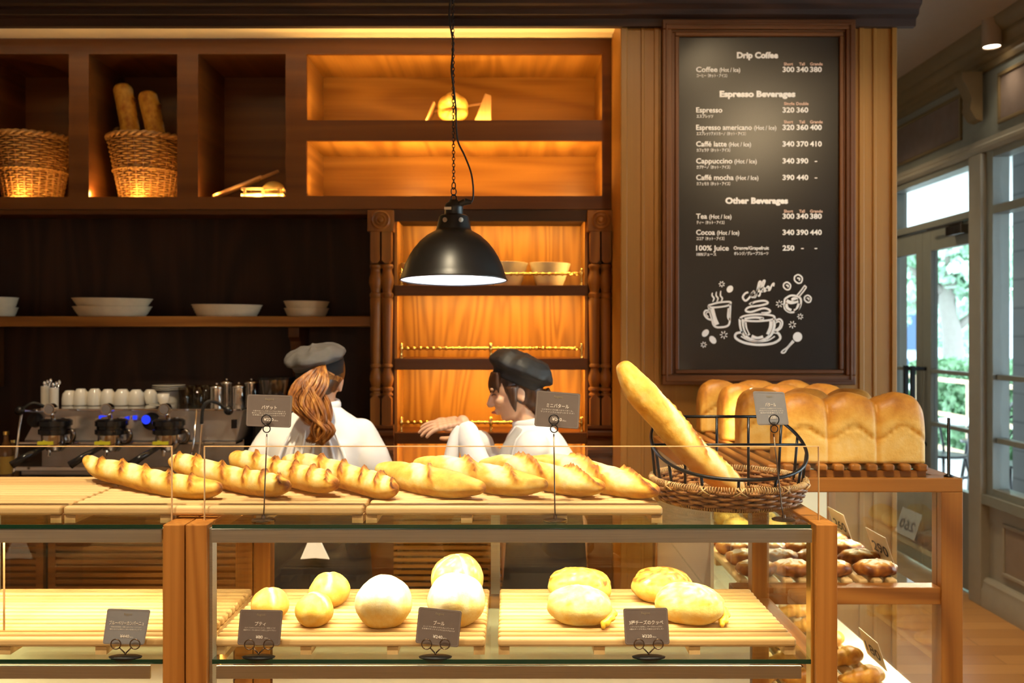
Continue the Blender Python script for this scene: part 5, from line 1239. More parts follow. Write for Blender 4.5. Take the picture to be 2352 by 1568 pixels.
for i in range(N):
    a = 2*math.pi*i/N; rr_ = .030*(1+.20*abs(math.sin(a*3))); 
    for k in range(16):
        b = 2*math.pi*k/16; R_ = .036+rr_*math.cos(b); m.v.append((cxw+R_*math.cos(a)*1.05, 4.31+rr_*.8*math.sin(b)+.01*math.cos(a*2), czw+R_*math.sin(a)*1.05)); br.append(.35+.3*math.cos(b)*.3+.25*ns(a*3, b, 2))
for i in range(N):
    for k in range(16): j = (i+1) % N; k2 = (k+1) % 16; m.f.append((i*16+k, i*16+k2, j*16+k2, j*16+k))
m.a['brown'] = br; tag(m.build('wreath_loaf', 'crust', base=(cxw, 4.31, zn), smooth=True), 'knobbly ring-shaped loaf standing on the small rack in the upper wide niche', 'bread')
m = MB(); m.box(xa+.05, xa+.14, 4.27, 4.34, zn+.0, zn+.008); tag(m.build('wooden_board', 'maple_x', base=(xa+.09, 4.3, zn), bevel=.002), 'little pale board lying under the ring loaf', 'board')

# ---------------- oval proofing baskets
def banneton(pxc, halfpx, d, z0, h, label, group, tiltdeg=0, mat='banneton', ratio=.62, bot=.82):
    rx = halfpx*d/F; t_ = (X(pxc, d), d, z0); m = MB(); n = 48; prof = []
    rows = 9
    for i in range(rows+1):
        f = i/rows; k = bot+(1-bot)*f**.8; prof.append((k*1.0+.012*(i % 2), h*f))
    prof += [(1.0+.02, h+.003), (.97, h+.004), (.93, h-.004)]
    for i in range(5): f = 1-i/4; prof.append((bot-.06+(.98-bot)*f, .008+(h-.014)*f))
    prof.append((0, .008))
    M_ = Matrix.Translation(t_) @ Matrix.Rotation(R(tiltdeg), 4, 'Y')
    m.lathe([(.0, 0)]+[(r*rx, z) for r, z in prof], (0, 0, 0), n, M=M_, sy=ratio)
    return tag(m.build('proofing_basket', mat, base=t_, smooth=True, auto=50), label, 'proofing basket', group)
sy_ = Z(726, 4.33); GP = 'white oval proofing baskets on the wall shelf'; dd = 4.46
sc_ = F/dd
def zp(h): return sy_
for (pxc, half, n_, hs, lab) in ((-8, 46, 2, (20, 24), 'far left'), (258, 90, 2, (22, 20), 'above the coffee cups'), (521, 81, 1, (26,), 'single'), (704, 51, 2, (18, 17), 'by the bracket')):
    z = sy_
    for i in range(n_):
        h = hs[i]*dd/F
        where = {'far left': 'white proofing basket at the left edge of the wall shelf', 'above the coffee cups': 'long white proofing basket above the coffee cups', 'single': 'long white proofing basket standing alone on the wall shelf', 'by the bracket': 'small white proofing basket above the shelf bracket'}[lab]
        banneton(pxc, half*(1 if i else .985), dd, z, h, where+('' if n_ == 1 else (', top of its stack' if i else ', bottom of its stack')), GP, .6 if (lab != 'far left' and i == n_-1) else 0, ratio=.55 if half > 60 else .9)
        z += h*(.93 if i == 0 else 1)
zs = SHZ[0]
banneton(1262, 46, 4.33, zs, Z(606, 4.33)-zs, 'white oval basket at the right end of the top bookcase shelf', 'white oval baskets on the top bookcase shelf', ratio=.8, bot=.60, tiltdeg=1.5)
banneton(1165, 46, 4.34, zs, Z(604, 4.33)-zs, 'white oval basket peeking out right of the black lamp shade', 'white oval baskets on the top bookcase shelf', ratio=.8, bot=.60, tiltdeg=1.5)
banneton(965, 45, 4.33, zs, Z(608, 4.33)-zs, 'white oval basket mostly hidden left behind the black lamp shade', 'white oval baskets on the top bookcase shelf', ratio=.8, bot=.60, tiltdeg=1.5)

# ================================================================== ESPRESSO MACHINE
dm = 3.95; ZCt = zc_
em = thing('espresso_machine', 'three-group chrome espresso machine on the back counter at the left', 'coffee machine', (X(300, dm), 4.15, ZCt))
def mx(p): return X(p, dm)
def mz(p): return Z(p, dm)
yF = dm; yB = 4.48
m = MB(); m.prism([(mx(88), mz(941)), (mx(556), mz(941)), (mx(540), mz(1014)), (mx(48), mz(1014))], 'y', yF+.02, yB); m.build('upper_body', 'machine_steel', em, bevel=.006)
m = MB(); m.prism([(mx(46), mz(1014)), (mx(543), mz(1014)), (mx(543), mz(1020)), (mx(46), mz(1020))], 'y', yF-.01, yF+.1); m.prism([(mx(86), mz(938)), (mx(556), mz(938)), (mx(556), mz(943)), (mx(86), mz(943))], 'y', yF-.01, yB); m.build('trim_edge', 'chrome', em, bevel=.002)
m = MB(); m.box(mx(52), mx(536), yF+.16, yB, mz(1072), mz(1018)); m.build('splash_panel', 'machine_steel', em, bevel=.003)
m = MB(); m.box(mx(48), mx(540), yF+.0, yB, ZCt+.03, mz(1072)); m.build('lower_body', 'machine_steel', em, bevel=.006)
m = MB(); m.box(mx(44), mx(544), yF-.05, yB-.05, mz(1076)-.004, mz(1067)); m.build('drip_tray', 'chrome', em, bevel=.003)
for x in (60, 525):
    for y in (yF+.05, yB-.06):
        m = MB(); m.lathe([(.022, 0), (.018, .032)], (mx(x), y, ZCt), 14); m.build('foot', 'black_rubber', em)
for gi, px in enumerate((146, 273, 402)):
    gx = mx(px); gy = yF-.07
    m = MB(); m.lathe([(0, -.095), (.045, -.095), (.052, -.085), (.056, -.07), (.056, 0)], (gx, gy, mz(972)), 28); m.box(gx-.045, gx+.045, gy, yF+.03, mz(985), mz(955)); g = m.build('group_head', 'chrome', em, auto=35)
    m = MB(); m.lathe([(.060, -.028), (.067, -.024), (.067, -.006), (.060, -.004), (.060, .008), (.067, .010), (.067, .030), (.055, .038), (0, .038)], (gx, gy, mz(978)), 30); m.build('collar', 'black_plastic', g, auto=35)
    m = MB(); m.cyl((gx+.012, gy-.04, mz(958)), (gx+.012, gy-.05, mz(945)), .009, 12); m.cyl((gx-.0, gy-.055, mz(934)), (gx-.0, gy-.028, mz(934)), .024, 26); m.build('pressure_gauge', 'chrome', g, auto=40)
    m = MB(); T = Matrix.Translation((gx, gy-.0555, mz(934))) @ Matrix.Rotation(R(90), 4, 'X'); m.lathe([(0, .002), (.019, .002)], n=24, M=T, cap=False); m.build('dial', 'dial_grey', g)
    m = MB(); m.box(gx-.048, gx+.018, gy-.058, gy-.045, mz(1013), mz(1006)); m.build('yellow_label', 'yellow_sticker', g)
    m = MB(); m.tube(spline([(gx+.055, gy-.02, mz(985)), (gx+.085, gy-.03, mz(984)), (gx+.092, gy-.03, mz(996)), (gx+.080, gy-.03, mz(1008)), (gx+.058, gy-.02, mz(1010))], 20), .0095, 10); m.build('side_handle', 'dark_chrome', g, smooth=True)
    # portafilter
    m = MB(); m.lathe([(0, -.03), (.03, -.028), (.044, -.012), (.046, 0)], (gx, gy, mz(1016)), 24); m.tube([(gx, gy, mz(1018)), (gx-.01, gy-.03, mz(1024)), (gx-.012, gy-.03, mz(1040))], .008, 8); pf = m.build('portafilter', 'chrome', g, auto=40)
    m = MB(); m.tube([(gx-.03, gy-.04, mz(1020)), (gx-.07, gy-.10, mz(1035)), (gx-.11, gy-.14, mz(1052))], [.010, .014, .017], 12); m.build('grip', 'black_plastic', pf, smooth=True)
# knobs, displays, steam wands
for (px, py, r) in ((78, 965, 17), (345, 968, 20)):
    T = Matrix.Translation((mx(px), yF+.018, mz(py))) @ Matrix.Rotation(R(90), 4, 'X'); m = MB(); rr_ = r*dm/F
    m.lathe([(rr_, 0), (rr_*1.05, .008), (rr_*.9, .022), (0, .024)], n=26, M=T); k_ = m.build('knob', 'black_plastic', em, auto=40)
    if px == 345:
        T = Matrix.Translation((mx(px-8), yF-.008, mz(py-5))) @ Matrix.Rotation(R(90), 4, 'X'); m = MB(); m.lathe([(0, .003), (.018, .003), (.02, 0)], n=20, M=T); m.build('lit_badge', 'blue_display', k_)
m = MB(); m.box(mx(224), mx(240), yF+.012, yF+.0205, mz(964), mz(955)); m.build('blue_display', 'blue_display', em); m = MB(); m.box(mx(302), mx(310), yF+.012, yF+.0205, mz(964), mz(955)); m.build('blue_display', 'blue_display', em)
m = MB(); m.prism([(mx(214), mz(962)), (mx(240), mz(953)), (mx(240), mz(972)), (mx(220), mz(967))], 'y', yF+.014, yF+.0215); m.build('display_bezel', 'chrome', em)
for (x0_, s) in ((66, 1), (520, -1)):
    m = MB(); m.ball((mx(x0_+(2 if s > 0 else 18)), yF-.08, mz(939)), .020, n=16, m=10); kn = m.build('steam_knob', 'black_plastic', em, smooth=True)
    m = MB(); m.cyl((mx(x0_+(2 if s > 0 else 18)), yF-.08, mz(939)), (mx(x0_+(2 if s > 0 else 18))+.05*s, yF+.04, mz(946)), .008, 10); m.build('spindle', 'chrome', kn)
m = MB(); m.tube(spline([(mx(112), yF-.0, mz(946)), (mx(112), yF-.05, mz(930)), (mx(98), yF-.08, mz(922)), (mx(82), yF-.09, mz(932))], 16), .007, 8); m.build('steam_hose', 'black_rubber', em, smooth=True)
m = MB(); m.tube(spline([(mx(70), yF-.07, mz(945)), (mx(70), yF-.09, mz(980)), (mx(67), yF-.10, mz(1030)), (mx(63), yF-.11, mz(1078))], 16), .0055, 8); m.build('steam_wand', 'chrome', em, smooth=True)
m = MB(); m.tube(spline([(mx(522), yF-.02, mz(940)), (mx(512), yF-.06, mz(924)), (mx(495), yF-.09, mz(918)), (mx(484), yF-.10, mz(935)), (mx(481), yF-.10, mz(968))], 20), .007, 8); m.build('steam_hose', 'black_rubber', em, smooth=True)
m = MB(); m.tube(spline([(mx(481), yF-.10, mz(966)), (mx(478), yF-.10, mz(1010)), (mx(474), yF-.11, mz(1070))], 16), .0055, 8); m.tube([(mx(461), yF-.05, mz(938)), (mx(458), yF-.08, mz(1022)), (mx(455), yF-.08, mz(1040))], [.004, .004, .009], 8); m.build('steam_wand', 'chrome', em, smooth=True)
m = MB(); m.box(mx(536), mx(546), yF-.03, yF-.01, mz(982), mz(962)); m.build('switch', 'black_plastic', em)

# ---------------- cups and ware on the machine
ztop = mz(938)+.0005
def cup(px, d, wpx, hpx, label, cat='cup', name='coffee_cup', inverted=True, handle=1, group='white coffee cups on the espresso machine', z=None):
    r = wpx*.5*d/F; h = hpx*d/F; z = ztop if z is None else z; x = X(px, d)
    t_ = thing(name, label, cat, (x, d, z), group); m = MB()
    pr = [(r*.98, 0), (r, .004), (r*.99, h*.45), (r*.86, h*.80), (r*.6, h*.95), (r*.55, h), (r*.50, h), (r*.45, h*.97), (0, h*.96)] if inverted else [(0, .004), (r*.5, 0), (r*.55, .0), (r*.6, h*.08), (r*.9, h*.35), (r, h), (r*.95, h), (r*.85, h*.35), (0, h*.1)]
    m.lathe(pr, (x, d, z), 26); m.build('body', 'porcelain', t_, smooth=True)
    if handle:
        m = MB(); s = handle; m.tube(spline([(x+s*r*.9, d, z+h*.75), (x+s*(r+.018), d, z+h*.68), (x+s*(r+.016), d, z+h*.35), (x+s*r*.95, d, z+h*.22)], 14), .0045, 8); m.build('handle', 'porcelain', t_, smooth=True)
for i, (px, w_, h_, hd_) in enumerate(((160, 34, 34, 0), (186, 34, 38, 1), (218, 34, 38, -1), (248, 34, 37, 0), (281, 38, 37, 1), (313, 36, 36, -1))):
    cup(px, 4.12, w_, h_, 'white upside-down coffee cup on the machine, %s from the left in the row' % (['first', 'second', 'third', 'fourth', 'fifth', 'sixth'][i]), handle=hd_)
for i, px in enumerate((345, )): cup(px, 4.2, 34, 33, 'white upside-down cup at the right end of the row, beside the saucers', handle=0)
# saucers stack and a cup
for i in range(3):
    zz_ = ztop+.054+.009*i; m = MB(); x = X(388, 4.3); r = 36*4.3/F
    m.lathe([(0, .002), (r*.4, 0), (r*.5, .002), (r, .008), (r*1.0, .010), (r*.5, .005), (0, .005)], (x, 4.3, zz_), 32)
    tag(m.build('saucer', 'porcelain', base=(x, 4.3, zz_), smooth=True), 'white saucer stacked on the machine, %s of the pile' % ('bottom', 'middle', 'top')[i], 'saucer', 'stacked white saucers')
m = MB(); x = X(388, 4.3); m.lathe([(0, 0), (.045, 0), (.05, .0537), (0, .0537)], (x, 4.3, ztop), 24); tag(m.build('bowl', 'porcelain', base=(x, 4.3, ztop), smooth=True, auto=40), 'white bowl carrying the stacked saucers', 'bowl')
m = MB(); x = X(373, 4.05); m.lathe([(0, .002), (.02, 0), (.03, .002), (.056, .008), (.056, .010), (.02, .005), (0, .005)], (x, 4.05, ztop), 28); tag(m.build('saucer', 'porcelain', base=(x, 4.05, ztop), smooth=True), 'white saucer under the small upright cup', 'saucer')
cup(375, 4.05, 28, 24, 'small upright white cup on its own saucer', inverted=False, handle=0, z=ztop+.0105, group=None)
for i, (px, d) in enumerate(((425, 4.1), (443, 4.24), (455, 4.1), (474, 4.24))):
    x = X(px, d); m = MB(); r = 15*d/F; h = 42*d/F
    m.lathe([(0, .004), (r*.85, 0), (r*.9, .002), (r, h), (r*.94, h), (r*.82, .01), (0, .012)], (x, d, ztop), 24); tag(m.build('tumbler', 'tumbler_glass', base=(x, d, ztop), smooth=True), 'clear drinking glass on the machine, %s from the left' % ('first', 'second', 'third', 'fourth')[i], 'glass', 'drinking glasses on the espresso machine')
# milk cartons / spoons jar at the left
for (px, d, w_, h_) in ((104, 4.12, 19, 44), (124, 4.08, 20, 42)):
    x = X(px, d); m = MB(); r = w_*.5*d/F; h = h_*d/F; m.lathe([(0, 0), (r, 0), (r*1.02, h), (r*.94, h), (r*.9, .01), (0, .01)], (x, d, ztop), 20)
    o = thing('spoon_jar', 'white jar of metal spoons at the left end of the machine, %s' % ('left one' if px == 104 else 'right one'), 'jar', (x, d, ztop), 'white spoon jars'); m.build('jar', 'porcelain', o, smooth=True, auto=40)
    for k in range(3):
        m = MB(); a = Vector((x+(k-1)*.006, d, ztop+h*.4)); b = Vector((x+(k-1)*.012+.008, d+.004*k, ztop+h+.012+.006*k)); m.tube([a, b], .0018, 6); m.ball(b, .007, .004, .011, n=10, m=6); m.build('spoon', 'chrome', o, smooth=True)
# tall chrome canisters and the grinder on the counter right of the cups
for i, (px, d, wp, t, b) in enumerate(((498, 4.2, 30, 884, 940), (521, 4.33, 30, 872, 940), (549, 4.2, 30, 882, 940), (578, 4.33, 34, 872, 940))):
    x = X(px, d); r = wp*.5*d/F; z0_ = ztop; z1_ = Z(t, d); h = z1_-z0_
    o = thing('milk_canister', 'shiny steel canister with a domed lid beside the glasses, %s from the left' % ('first', 'second', 'third', 'fourth')[i], 'canister', (x, d, z0_), 'steel canisters by the espresso machine')
    m = MB(); m.lathe([(0, 0), (r*.95, 0), (r, .004), (r, h*.80 if h < .2 else h-.03)], (x, d, z0_), 28); m.build('body', 'chrome', o, auto=40)
    hh = h*.80 if h < .2 else h-.03
    m = MB(); m.lathe([(r, 0), (r*1.06, .002), (r*1.06, .008), (r*.95, .013), (r*.5, .020), (r*.2, .021), (r*.2, .026), (0, .028)], (x, d, z0_+hh), 28); m.build('lid', 'chrome', o, auto=50)
gx, gd = X(636, 4.2), 4.2
gr_ = thing('coffee_grinder', 'coffee grinder with a tall dark hopper behind the woman with the ponytail', 'grinder', (gx, gd, ZCt))
m = MB(); m.box(gx-.09, gx+.09, gd-.10, gd+.12, ZCt, ZCt+.34); m.build('body', 'black_plastic', gr_, bevel=.02)
m = MB(); m.lathe([(.05, 0), (.072, .03), (.078, Z(868, gd)-ZCt-.345)], (gx, gd, ZCt+.34), 30, cap=False); m.build('hopper', 'dark_chrome', gr_, auto=40)
m = MB(); m.lathe([(.082, 0), (.084, .012), (0, .016)], (gx, gd, Z(868, gd)-.006), 30); m.build('hopper_lid', 'black_plastic', gr_, auto=40)
m = MB(); m.tube([(gx, gd-.10, ZCt+.22), (gx-.02, gd-.15, ZCt+.20), (gx-.02, gd-.15, ZCt+.14)], [.02, .018, .012], 12); m.build('spout', 'chrome', gr_, smooth=True)
# syrup bottles at the left edge
for i, (px, py, r) in enumerate(((14, 990, .030), (-22, 985, .032), (30, 1010, .028))):
    d = 4.0+.06*i; x = X(px, d); h = Z(py, d)-ZCt
    o = thing('syrup_bottle', 'dark amber syrup bottle left of the espresso machine, %s' % ('tallest in view', 'cut by the photo edge', 'the shorter one')[i], 'bottle', (x, d, ZCt), 'amber syrup bottles')
    m = MB(); m.lathe([(0, 0), (r, 0), (r, h*.58), (r*.8, h*.68), (r*.36, h*.80), (r*.36, h*.93)], (x, d, ZCt), 22); m.build('body', 'bottle_amber', o, auto=40)
    m = MB(); m.lathe([(r*.42, h*.93), (r*.42, h), (0, h)], (x, d, ZCt), 16); m.build('cap', 'brass', o, auto=40)
    m = MB(); m.lathe([(r*1.01, h*.15), (r*1.01, h*.5)], (x, d, ZCt), 22, cap=False); m.build('label', 'bottle_label', o)

# ================================================================== PENDANT LAMP
ld = 2.8; lx = X(1042, ld); zr_ = Z(645, ld)
lp = thing('pendant_lamp', 'black dome pendant lamp with a white inside hanging on a chain over the counter', 'pendant lamp', (lx, ld, zr_))
k = ld/F
def lz(p): return Z(p, ld)-zr_
prof = [(122, 645), (123, 642), (121.5, 640), (118, 628), (112, 610), (103, 590), (92, 572), (78, 555), (62, 541), (48, 533), (42, 530), (40.5, 526)]
TL = Matrix.Translation((lx, ld, zr_)) @ Matrix.Rotation(R(-2.6), 4, 'X')
m = MB(); m.lathe([(r*k, lz(z)) for r, z in prof], (0, 0, 0), 72, M=TL, cap=False); m.build('shade', 'lamp_black', lp, smooth=True)
m = MB(); m.lathe([((r-1.4)*k, lz(z)-.001) for r, z in prof[1:]]+[(0, lz(527))], (0, 0, 0), 72, M=TL, cap=False); m.build('shade_lining', 'lamp_white', lp, smooth=True)
m = MB(); m.tube([TL @ Vector((math.cos(a)*122.4*k, math.sin(a)*122.4*k, lz(643))) for a in [2*math.pi*i/72 for i in range(72)]], .0022, 8, closed=True); m.build('rim', 'lamp_black', lp, smooth=True)
m = MB(); m.lathe([(41*k, lz(530)), (40*k, lz(524)), (34*k, lz(497)), (30*k, lz(494)), (22*k, lz(494))], (0, 0, 0), 48, M=TL); nk = m.build('neck', 'lamp_black', lp, auto=40)
for sgn in (-17.5, 17.5, ):
    a = math.asin(sgn/37); m = MB(); T = TL @ Matrix.Translation((math.sin(a)*37.2*k, -math.cos(a)*37.2*k, lz(509))) @ Matrix.Rotation(a, 4, 'Z') @ Matrix.Rotation(R(-78), 4, 'X') @ Matrix.Rotation(R(180), 4, 'X')
    m.lathe([(.0075, 0), (.0075, .003), (0, .0035)], n=18, M=T); m.build('vent_rivet', 'rivet', nk, auto=40)
m = MB(); m.lathe([(22*k, lz(496)), (21*k, lz(480)), (22*k, lz(476)), (20*k, lz(468)), (12*k, lz(462)), (10*k, lz(458)), (0, lz(456))], (0, 0, 0), 36, M=TL); so = m.build('socket', 'lamp_black', lp, auto=40)
m = MB(); m.box(lx-20*k, lx-4*k, ld-22.5*k, ld-20*k, Z(484, ld), Z(478, ld)); m.build('maker_plate', 'rivet', so)
m = MB(); m.cyl((lx+12*k, ld, Z(470, ld)), (lx+26*k, ld, Z(463, ld)), .010, 12); m.cyl((lx+26*k, ld, Z(463, ld)), (lx+41*k, ld, Z(464, ld)), .012, 14, .006); m.build('cable_gland', 'lamp_black', so, auto=40)
m = MB(); m.ball((lx, ld, zr_+.055), .03, .03, .035, n=18, m=12); m.build('bulb', 'bulb_glow', lp, smooth=True)
light('POINT', 'pendant_bulb', (lx, ld, zr_+.012), 5, (.85, .9, 1), rad=.03)
def ring_pts(c, rx, rz, rot, n=14): return [c+Matrix.Rotation(rot, 3, 'Z') @ Vector((rx*math.cos(2*math.pi*i/n), 0, rz*math.sin(2*math.pi*i/n))) for i in range(n)]
m = MB(); z = Z(455, ld); m.tube(ring_pts(Vector((lx, ld, z)), .008, .011, 0), .002, 6, closed=True); m.tube(ring_pts(Vector((lx-.0, ld, z+.020)), .009, .012, .6), .0018, 6, closed=True); m.tube(ring_pts(Vector((lx, ld, z+.038)), .007, .011, -.6), .0018, 6, closed=True); m.build('hook', 'wire_metal', lp, smooth=True)
m = MB(); z0_ = z+.052; kk = 0
while z0_ < CEIL-.03:
    m.tube(ring_pts(Vector((lx-(.0006*kk*.08), ld, z0_)), .0042, .0066, R(20) if kk % 2 else R(110), 10), .0013, 5, closed=True); z0_ += .0098; kk += 1
m.build('chain', 'wire_metal', lp, smooth=True)
m = MB(); C = lambda px, py, dy=0: P(px, py, ld+dy)
m.tube(spline([C(1083, 464), C(1087, 450), C(1086, 420), C(1080, 390), C(1066, 355), C(1052, 325), C(1048, 290), C(1047, 250), C(1043, 210, -.01), C(1037, 165, -.012), C(1039, 130, 0), C(1041, 100, .01), C(1036, 70), C(1032, 40), C(1033, 10), C(1038, -60), C(1040, -400)], 120), .0028, 8)
m.build('cable', 'black_rubber', lp, smooth=True)
m = MB(); m.lathe([(0, -.03), (.03, -.028), (.05, -.005), (.05, 0)], (lx, ld, CEIL), 28); m.build('ceiling_rose', 'lamp_black', lp, auto=40)
# ================================================================== PEOPLE
def fuse(o, vox, smooth=4, f=.5):
    r = o.modifiers.new('remesh', 'REMESH'); r.mode = 'VOXEL'; r.voxel_size = vox; r.use_smooth_shade = True
    if smooth: s = o.modifiers.new('smooth', 'SMOOTH'); s.iterations = smooth; s.factor = f
    return o
def limb(m, pts, rad, n=14, steps=14, flat=1.0):
    q = spline(pts, steps); k = len(rad)-1; rr = []
    for i in range(len(q)): t = i/(len(q)-1)*k; j = min(int(t), k-1); rr.append(rad[j]+(rad[j+1]-rad[j])*(t-j))
    m.tube(q, rr, n, flat=flat); m.ball(q[0], rr[0]*.98, n=14, m=10); m.ball(q[-1], rr[-1]*.98, n=14, m=10)
def torso(m, rings, n=28):
    """rings: (cx, cy, z, rx, ry)"""
    q = []; K = len(rings)-1; S_ = 28
    for i in range(S_+1):
        t = i/S_*K; j = min(int(t), K-1); f = t-j; f = f*f*(3-2*f); q.append([rings[j][c]+(rings[j+1][c]-rings[j][c])*f for c in range(5)])
    vs = []; fs = []
    for r in q:
        for k in range(n):
            a = 2*math.pi*k/n; ex = .82
            vs.append((r[0]+r[3]*math.copysign(abs(math.cos(a))**ex, math.cos(a)), r[1]+r[4]*math.copysign(abs(math.sin(a))**ex, math.sin(a)), r[2]))
    for i in range(S_):
        for k in range(n): k2 = (k+1) % n; fs.append((i*n+k, i*n+k2, (i+1)*n+k2, (i+1)*n+k))
    fs.append(tuple(reversed(range(n)))); fs.append(tuple(range(S_*n, (S_+1)*n))); m.add(vs, fs)
def head(m, M):
    """head looking along local -Y, centre at the origin"""
    g = MB()
    g.ball((0, .010, .018), .076, .094, .094, n=28, m=20)         # skull
    g.ball((0, -.022, -.030), .062, .066, .078, n=24, m=16)       # face
    g.ball((0, -.052, -.088), .026, .024, .020)                   # chin
    g.ball((0, -.030, -.075), .050, .045, .034)                   # jaw
    g.tube([(0, -.082, .012), (0, -.096, -.012), (0, -.106, -.030)], [.007, .010, .013], 10); g.ball((0, -.103, -.032), .013, .011, .009)
    for s in (-1, 1):
        g.ball((s*.011, -.096, -.035), .007, .008, .006, n=8, m=6); g.ball((s*.030, -.078, .028), .022, .012, .008, n=12, m=8)  # brow
        g.ball((s*.040, -.066, -.022), .022, .020, .020, n=12, m=8)                                                          # cheek
        g.ball((s*.077, .012, -.012), .008, .020, .032, n=12, m=10); g.ball((s*.080, .014, -.034), .007, .010, .012, n=10, m=8)  # ear
    g.ball((0, -.086, -.058), .022, .010, .006, n=12, m=8); g.ball((0, -.084, -.068), .018, .010, .007, n=12, m=8)           # lips
    m.add([M @ Vector(v) for v in g.v], g.f)
def hand(m, wrist, fwd, palm_n, L=.17, curl=.35, side=1, spread=1.0):
    """wrist point, direction of the fingers, palm normal"""
    f = Vector(fwd).normalized(); nrm = Vector(palm_n); nrm = (nrm-f*nrm.dot(f)).normalized(); s = f.cross(nrm)*side
    w = Vector(wrist)
    for i in range(6):
        t = i/5; c = w+f*(.085*t); hw = .026+.014*t
        for j in range(4): u = -1+2*j/3; m.ball(c+s*u*(hw-.010), .012, n=8, m=6)
    lens = (.072, .082, .076, .058)
    for k in range(4):
        u = (-1+2*k/3)*-1; p = w+f*.085+s*u*.030; d = (f+s*u*.10*spread).normalized(); l = lens[k]; pts = [p]; c_ = curl*(.8+.12*k)
        for j in range(3):
            d = (d+nrm*c_*(.5+.35*j)).normalized(); p = p+d*l*(.42, .32, .26)[j]; pts.append(p)
        limb(m, pts, [.0092, .0084, .0078, .0064], 10, 9)
    # thumb
    p = w+f*.025+s*.030; q = p+(s*.8+f*.7+nrm*.3).normalized()*.035; r = q+(f*.95+s*.35+nrm*.3).normalized()*.030; e = r+(f+nrm*.3).normalized()*.022
    limb(m, [p, q, r, e], [.013, .011, .0095, .008], 10, 9)
def legs(m, cx, cy, hip=.86, gap=.085):
    for s in (-1, 1): limb(m, [(cx+s*gap, cy, hip), (cx+s*(gap+.005), cy-.01, .48), (cx+s*(gap+.01), cy+.01, .09)], [.085, .075, .055, .052, .038], 14, 14)
def shoes(o, cx, cy, dirv):
    for s in (-1, 1):
        px, py = cx+s*.095*abs(dirv[1]), cy+s*.095*abs(dirv[0]); m = MB()
        m.ball((px+dirv[0]*.05, py+dirv[1]*.05, .045), .045+.07*abs(dirv[0]), .045+.07*abs(dirv[1]), .045, n=18, m=12); 
        for i, v in enumerate(m.v): m.v[i] = (v[0], v[1], max(v[2], .002))
        m.build('shoe', 'black_rubber', o, smooth=True)
def cap_hat(m, M, rx, ry, h, seed, lean=(0, 0)):
    n = 56; rows = [(.0, -.02), (.6, -.022), (.78, -.022), (.80, 0), (.86, .010), (.97, .020), (1.03, .036), (1.0, .055), (.90, .075), (.72, .092), (.48, .103), (.22, .108), (.0, .109)]
    vs = []; fs = []
    for i, (k, z) in enumerate(rows):
        for j in range(n):
            a = 2*math.pi*j/n; w_ = 1+(.035*ns(math.cos(a)*2.4+seed, math.sin(a)*2.4, i*.35)+.025*math.sin(a*9+seed+i*.3))*(1 if i > 4 else .1)
            zz = z*h/.109 + (.010*ns(math.cos(a)*3+seed, math.sin(a)*3, i*.5) if i > 5 else 0)
            vs.append(M @ Vector((rx*k*w_*math.cos(a)+lean[0]*max(0, z)/.1, ry*k*w_*math.sin(a)+lean[1]*max(0, z)/.1, zz)))
    for i in range(len(rows)-1):
        for j in range(n): j2 = (j+1) % n; fs.append((i*n+j, i*n+j2, (i+1)*n+j2, (i+1)*n+j))
    m.add(vs, fs)
# ---------------------------------------------------------------- woman seen from behind
W1, D1 = X(733, 3.4), 3.40
p1 = thing('person', 'woman seen from behind with a long auburn ponytail, grey flat cap and white shirt', 'person', (W1, D1, 0))
hc = Vector((X(737, 3.42), 3.44, Z(868, 3.42)))
H1 = Matrix.Translation(hc) @ Matrix.Rotation(R(180), 4, 'Z') @ Matrix.Rotation(R(-10), 4, 'Y') @ Matrix.Rotation(R(14), 4, 'X')
m = MB(); head(m, H1)
sh = Z(958, 3.4)
limb(m, [hc+Vector((0, -.0, -.07)), (W1+.005, D1+.0, sh+.06), (W1, D1, sh-.02)], [.052, .050, .06, .09], 16, 10)
torso(m, [(W1, D1, .82, .15, .10), (W1, D1, .98, .125, .09), (W1, D1, 1.12, .14, .10), (W1, D1+.01, 1.24, .155, .10), (W1, D1+.01, sh-.01, .13, .075), (W1, D1+.01, sh+.03, .06, .05)])
armL = [(W1-.150, D1+.0, sh-.058), (W1-.205, D1-.02, sh-.15), (W1-.245, D1+.02, sh-.27), (W1-.15, D1+.16, sh-.31)]
armR = [(W1+.150, D1+.0, sh-.058), (W1+.20, D1-.02, sh-.15), (W1+.235, D1+.02, sh-.27), (W1+.13, D1+.16, sh-.31)]
for A in (armL, armR): limb(m, A, [.050, .043, .038, .034, .026], 14, 20)
hand(m, armL[-1], (.5, .8, -.1), (0, 0, -1), curl=.3, side=1); hand(m, armR[-1], (-.5, .8, -.1), (0, 0, -1), curl=.3, side=-1)
legs(m, W1, D1)
fuse(m.build('body', 'skin', p1, smooth=True), .0065, 3)
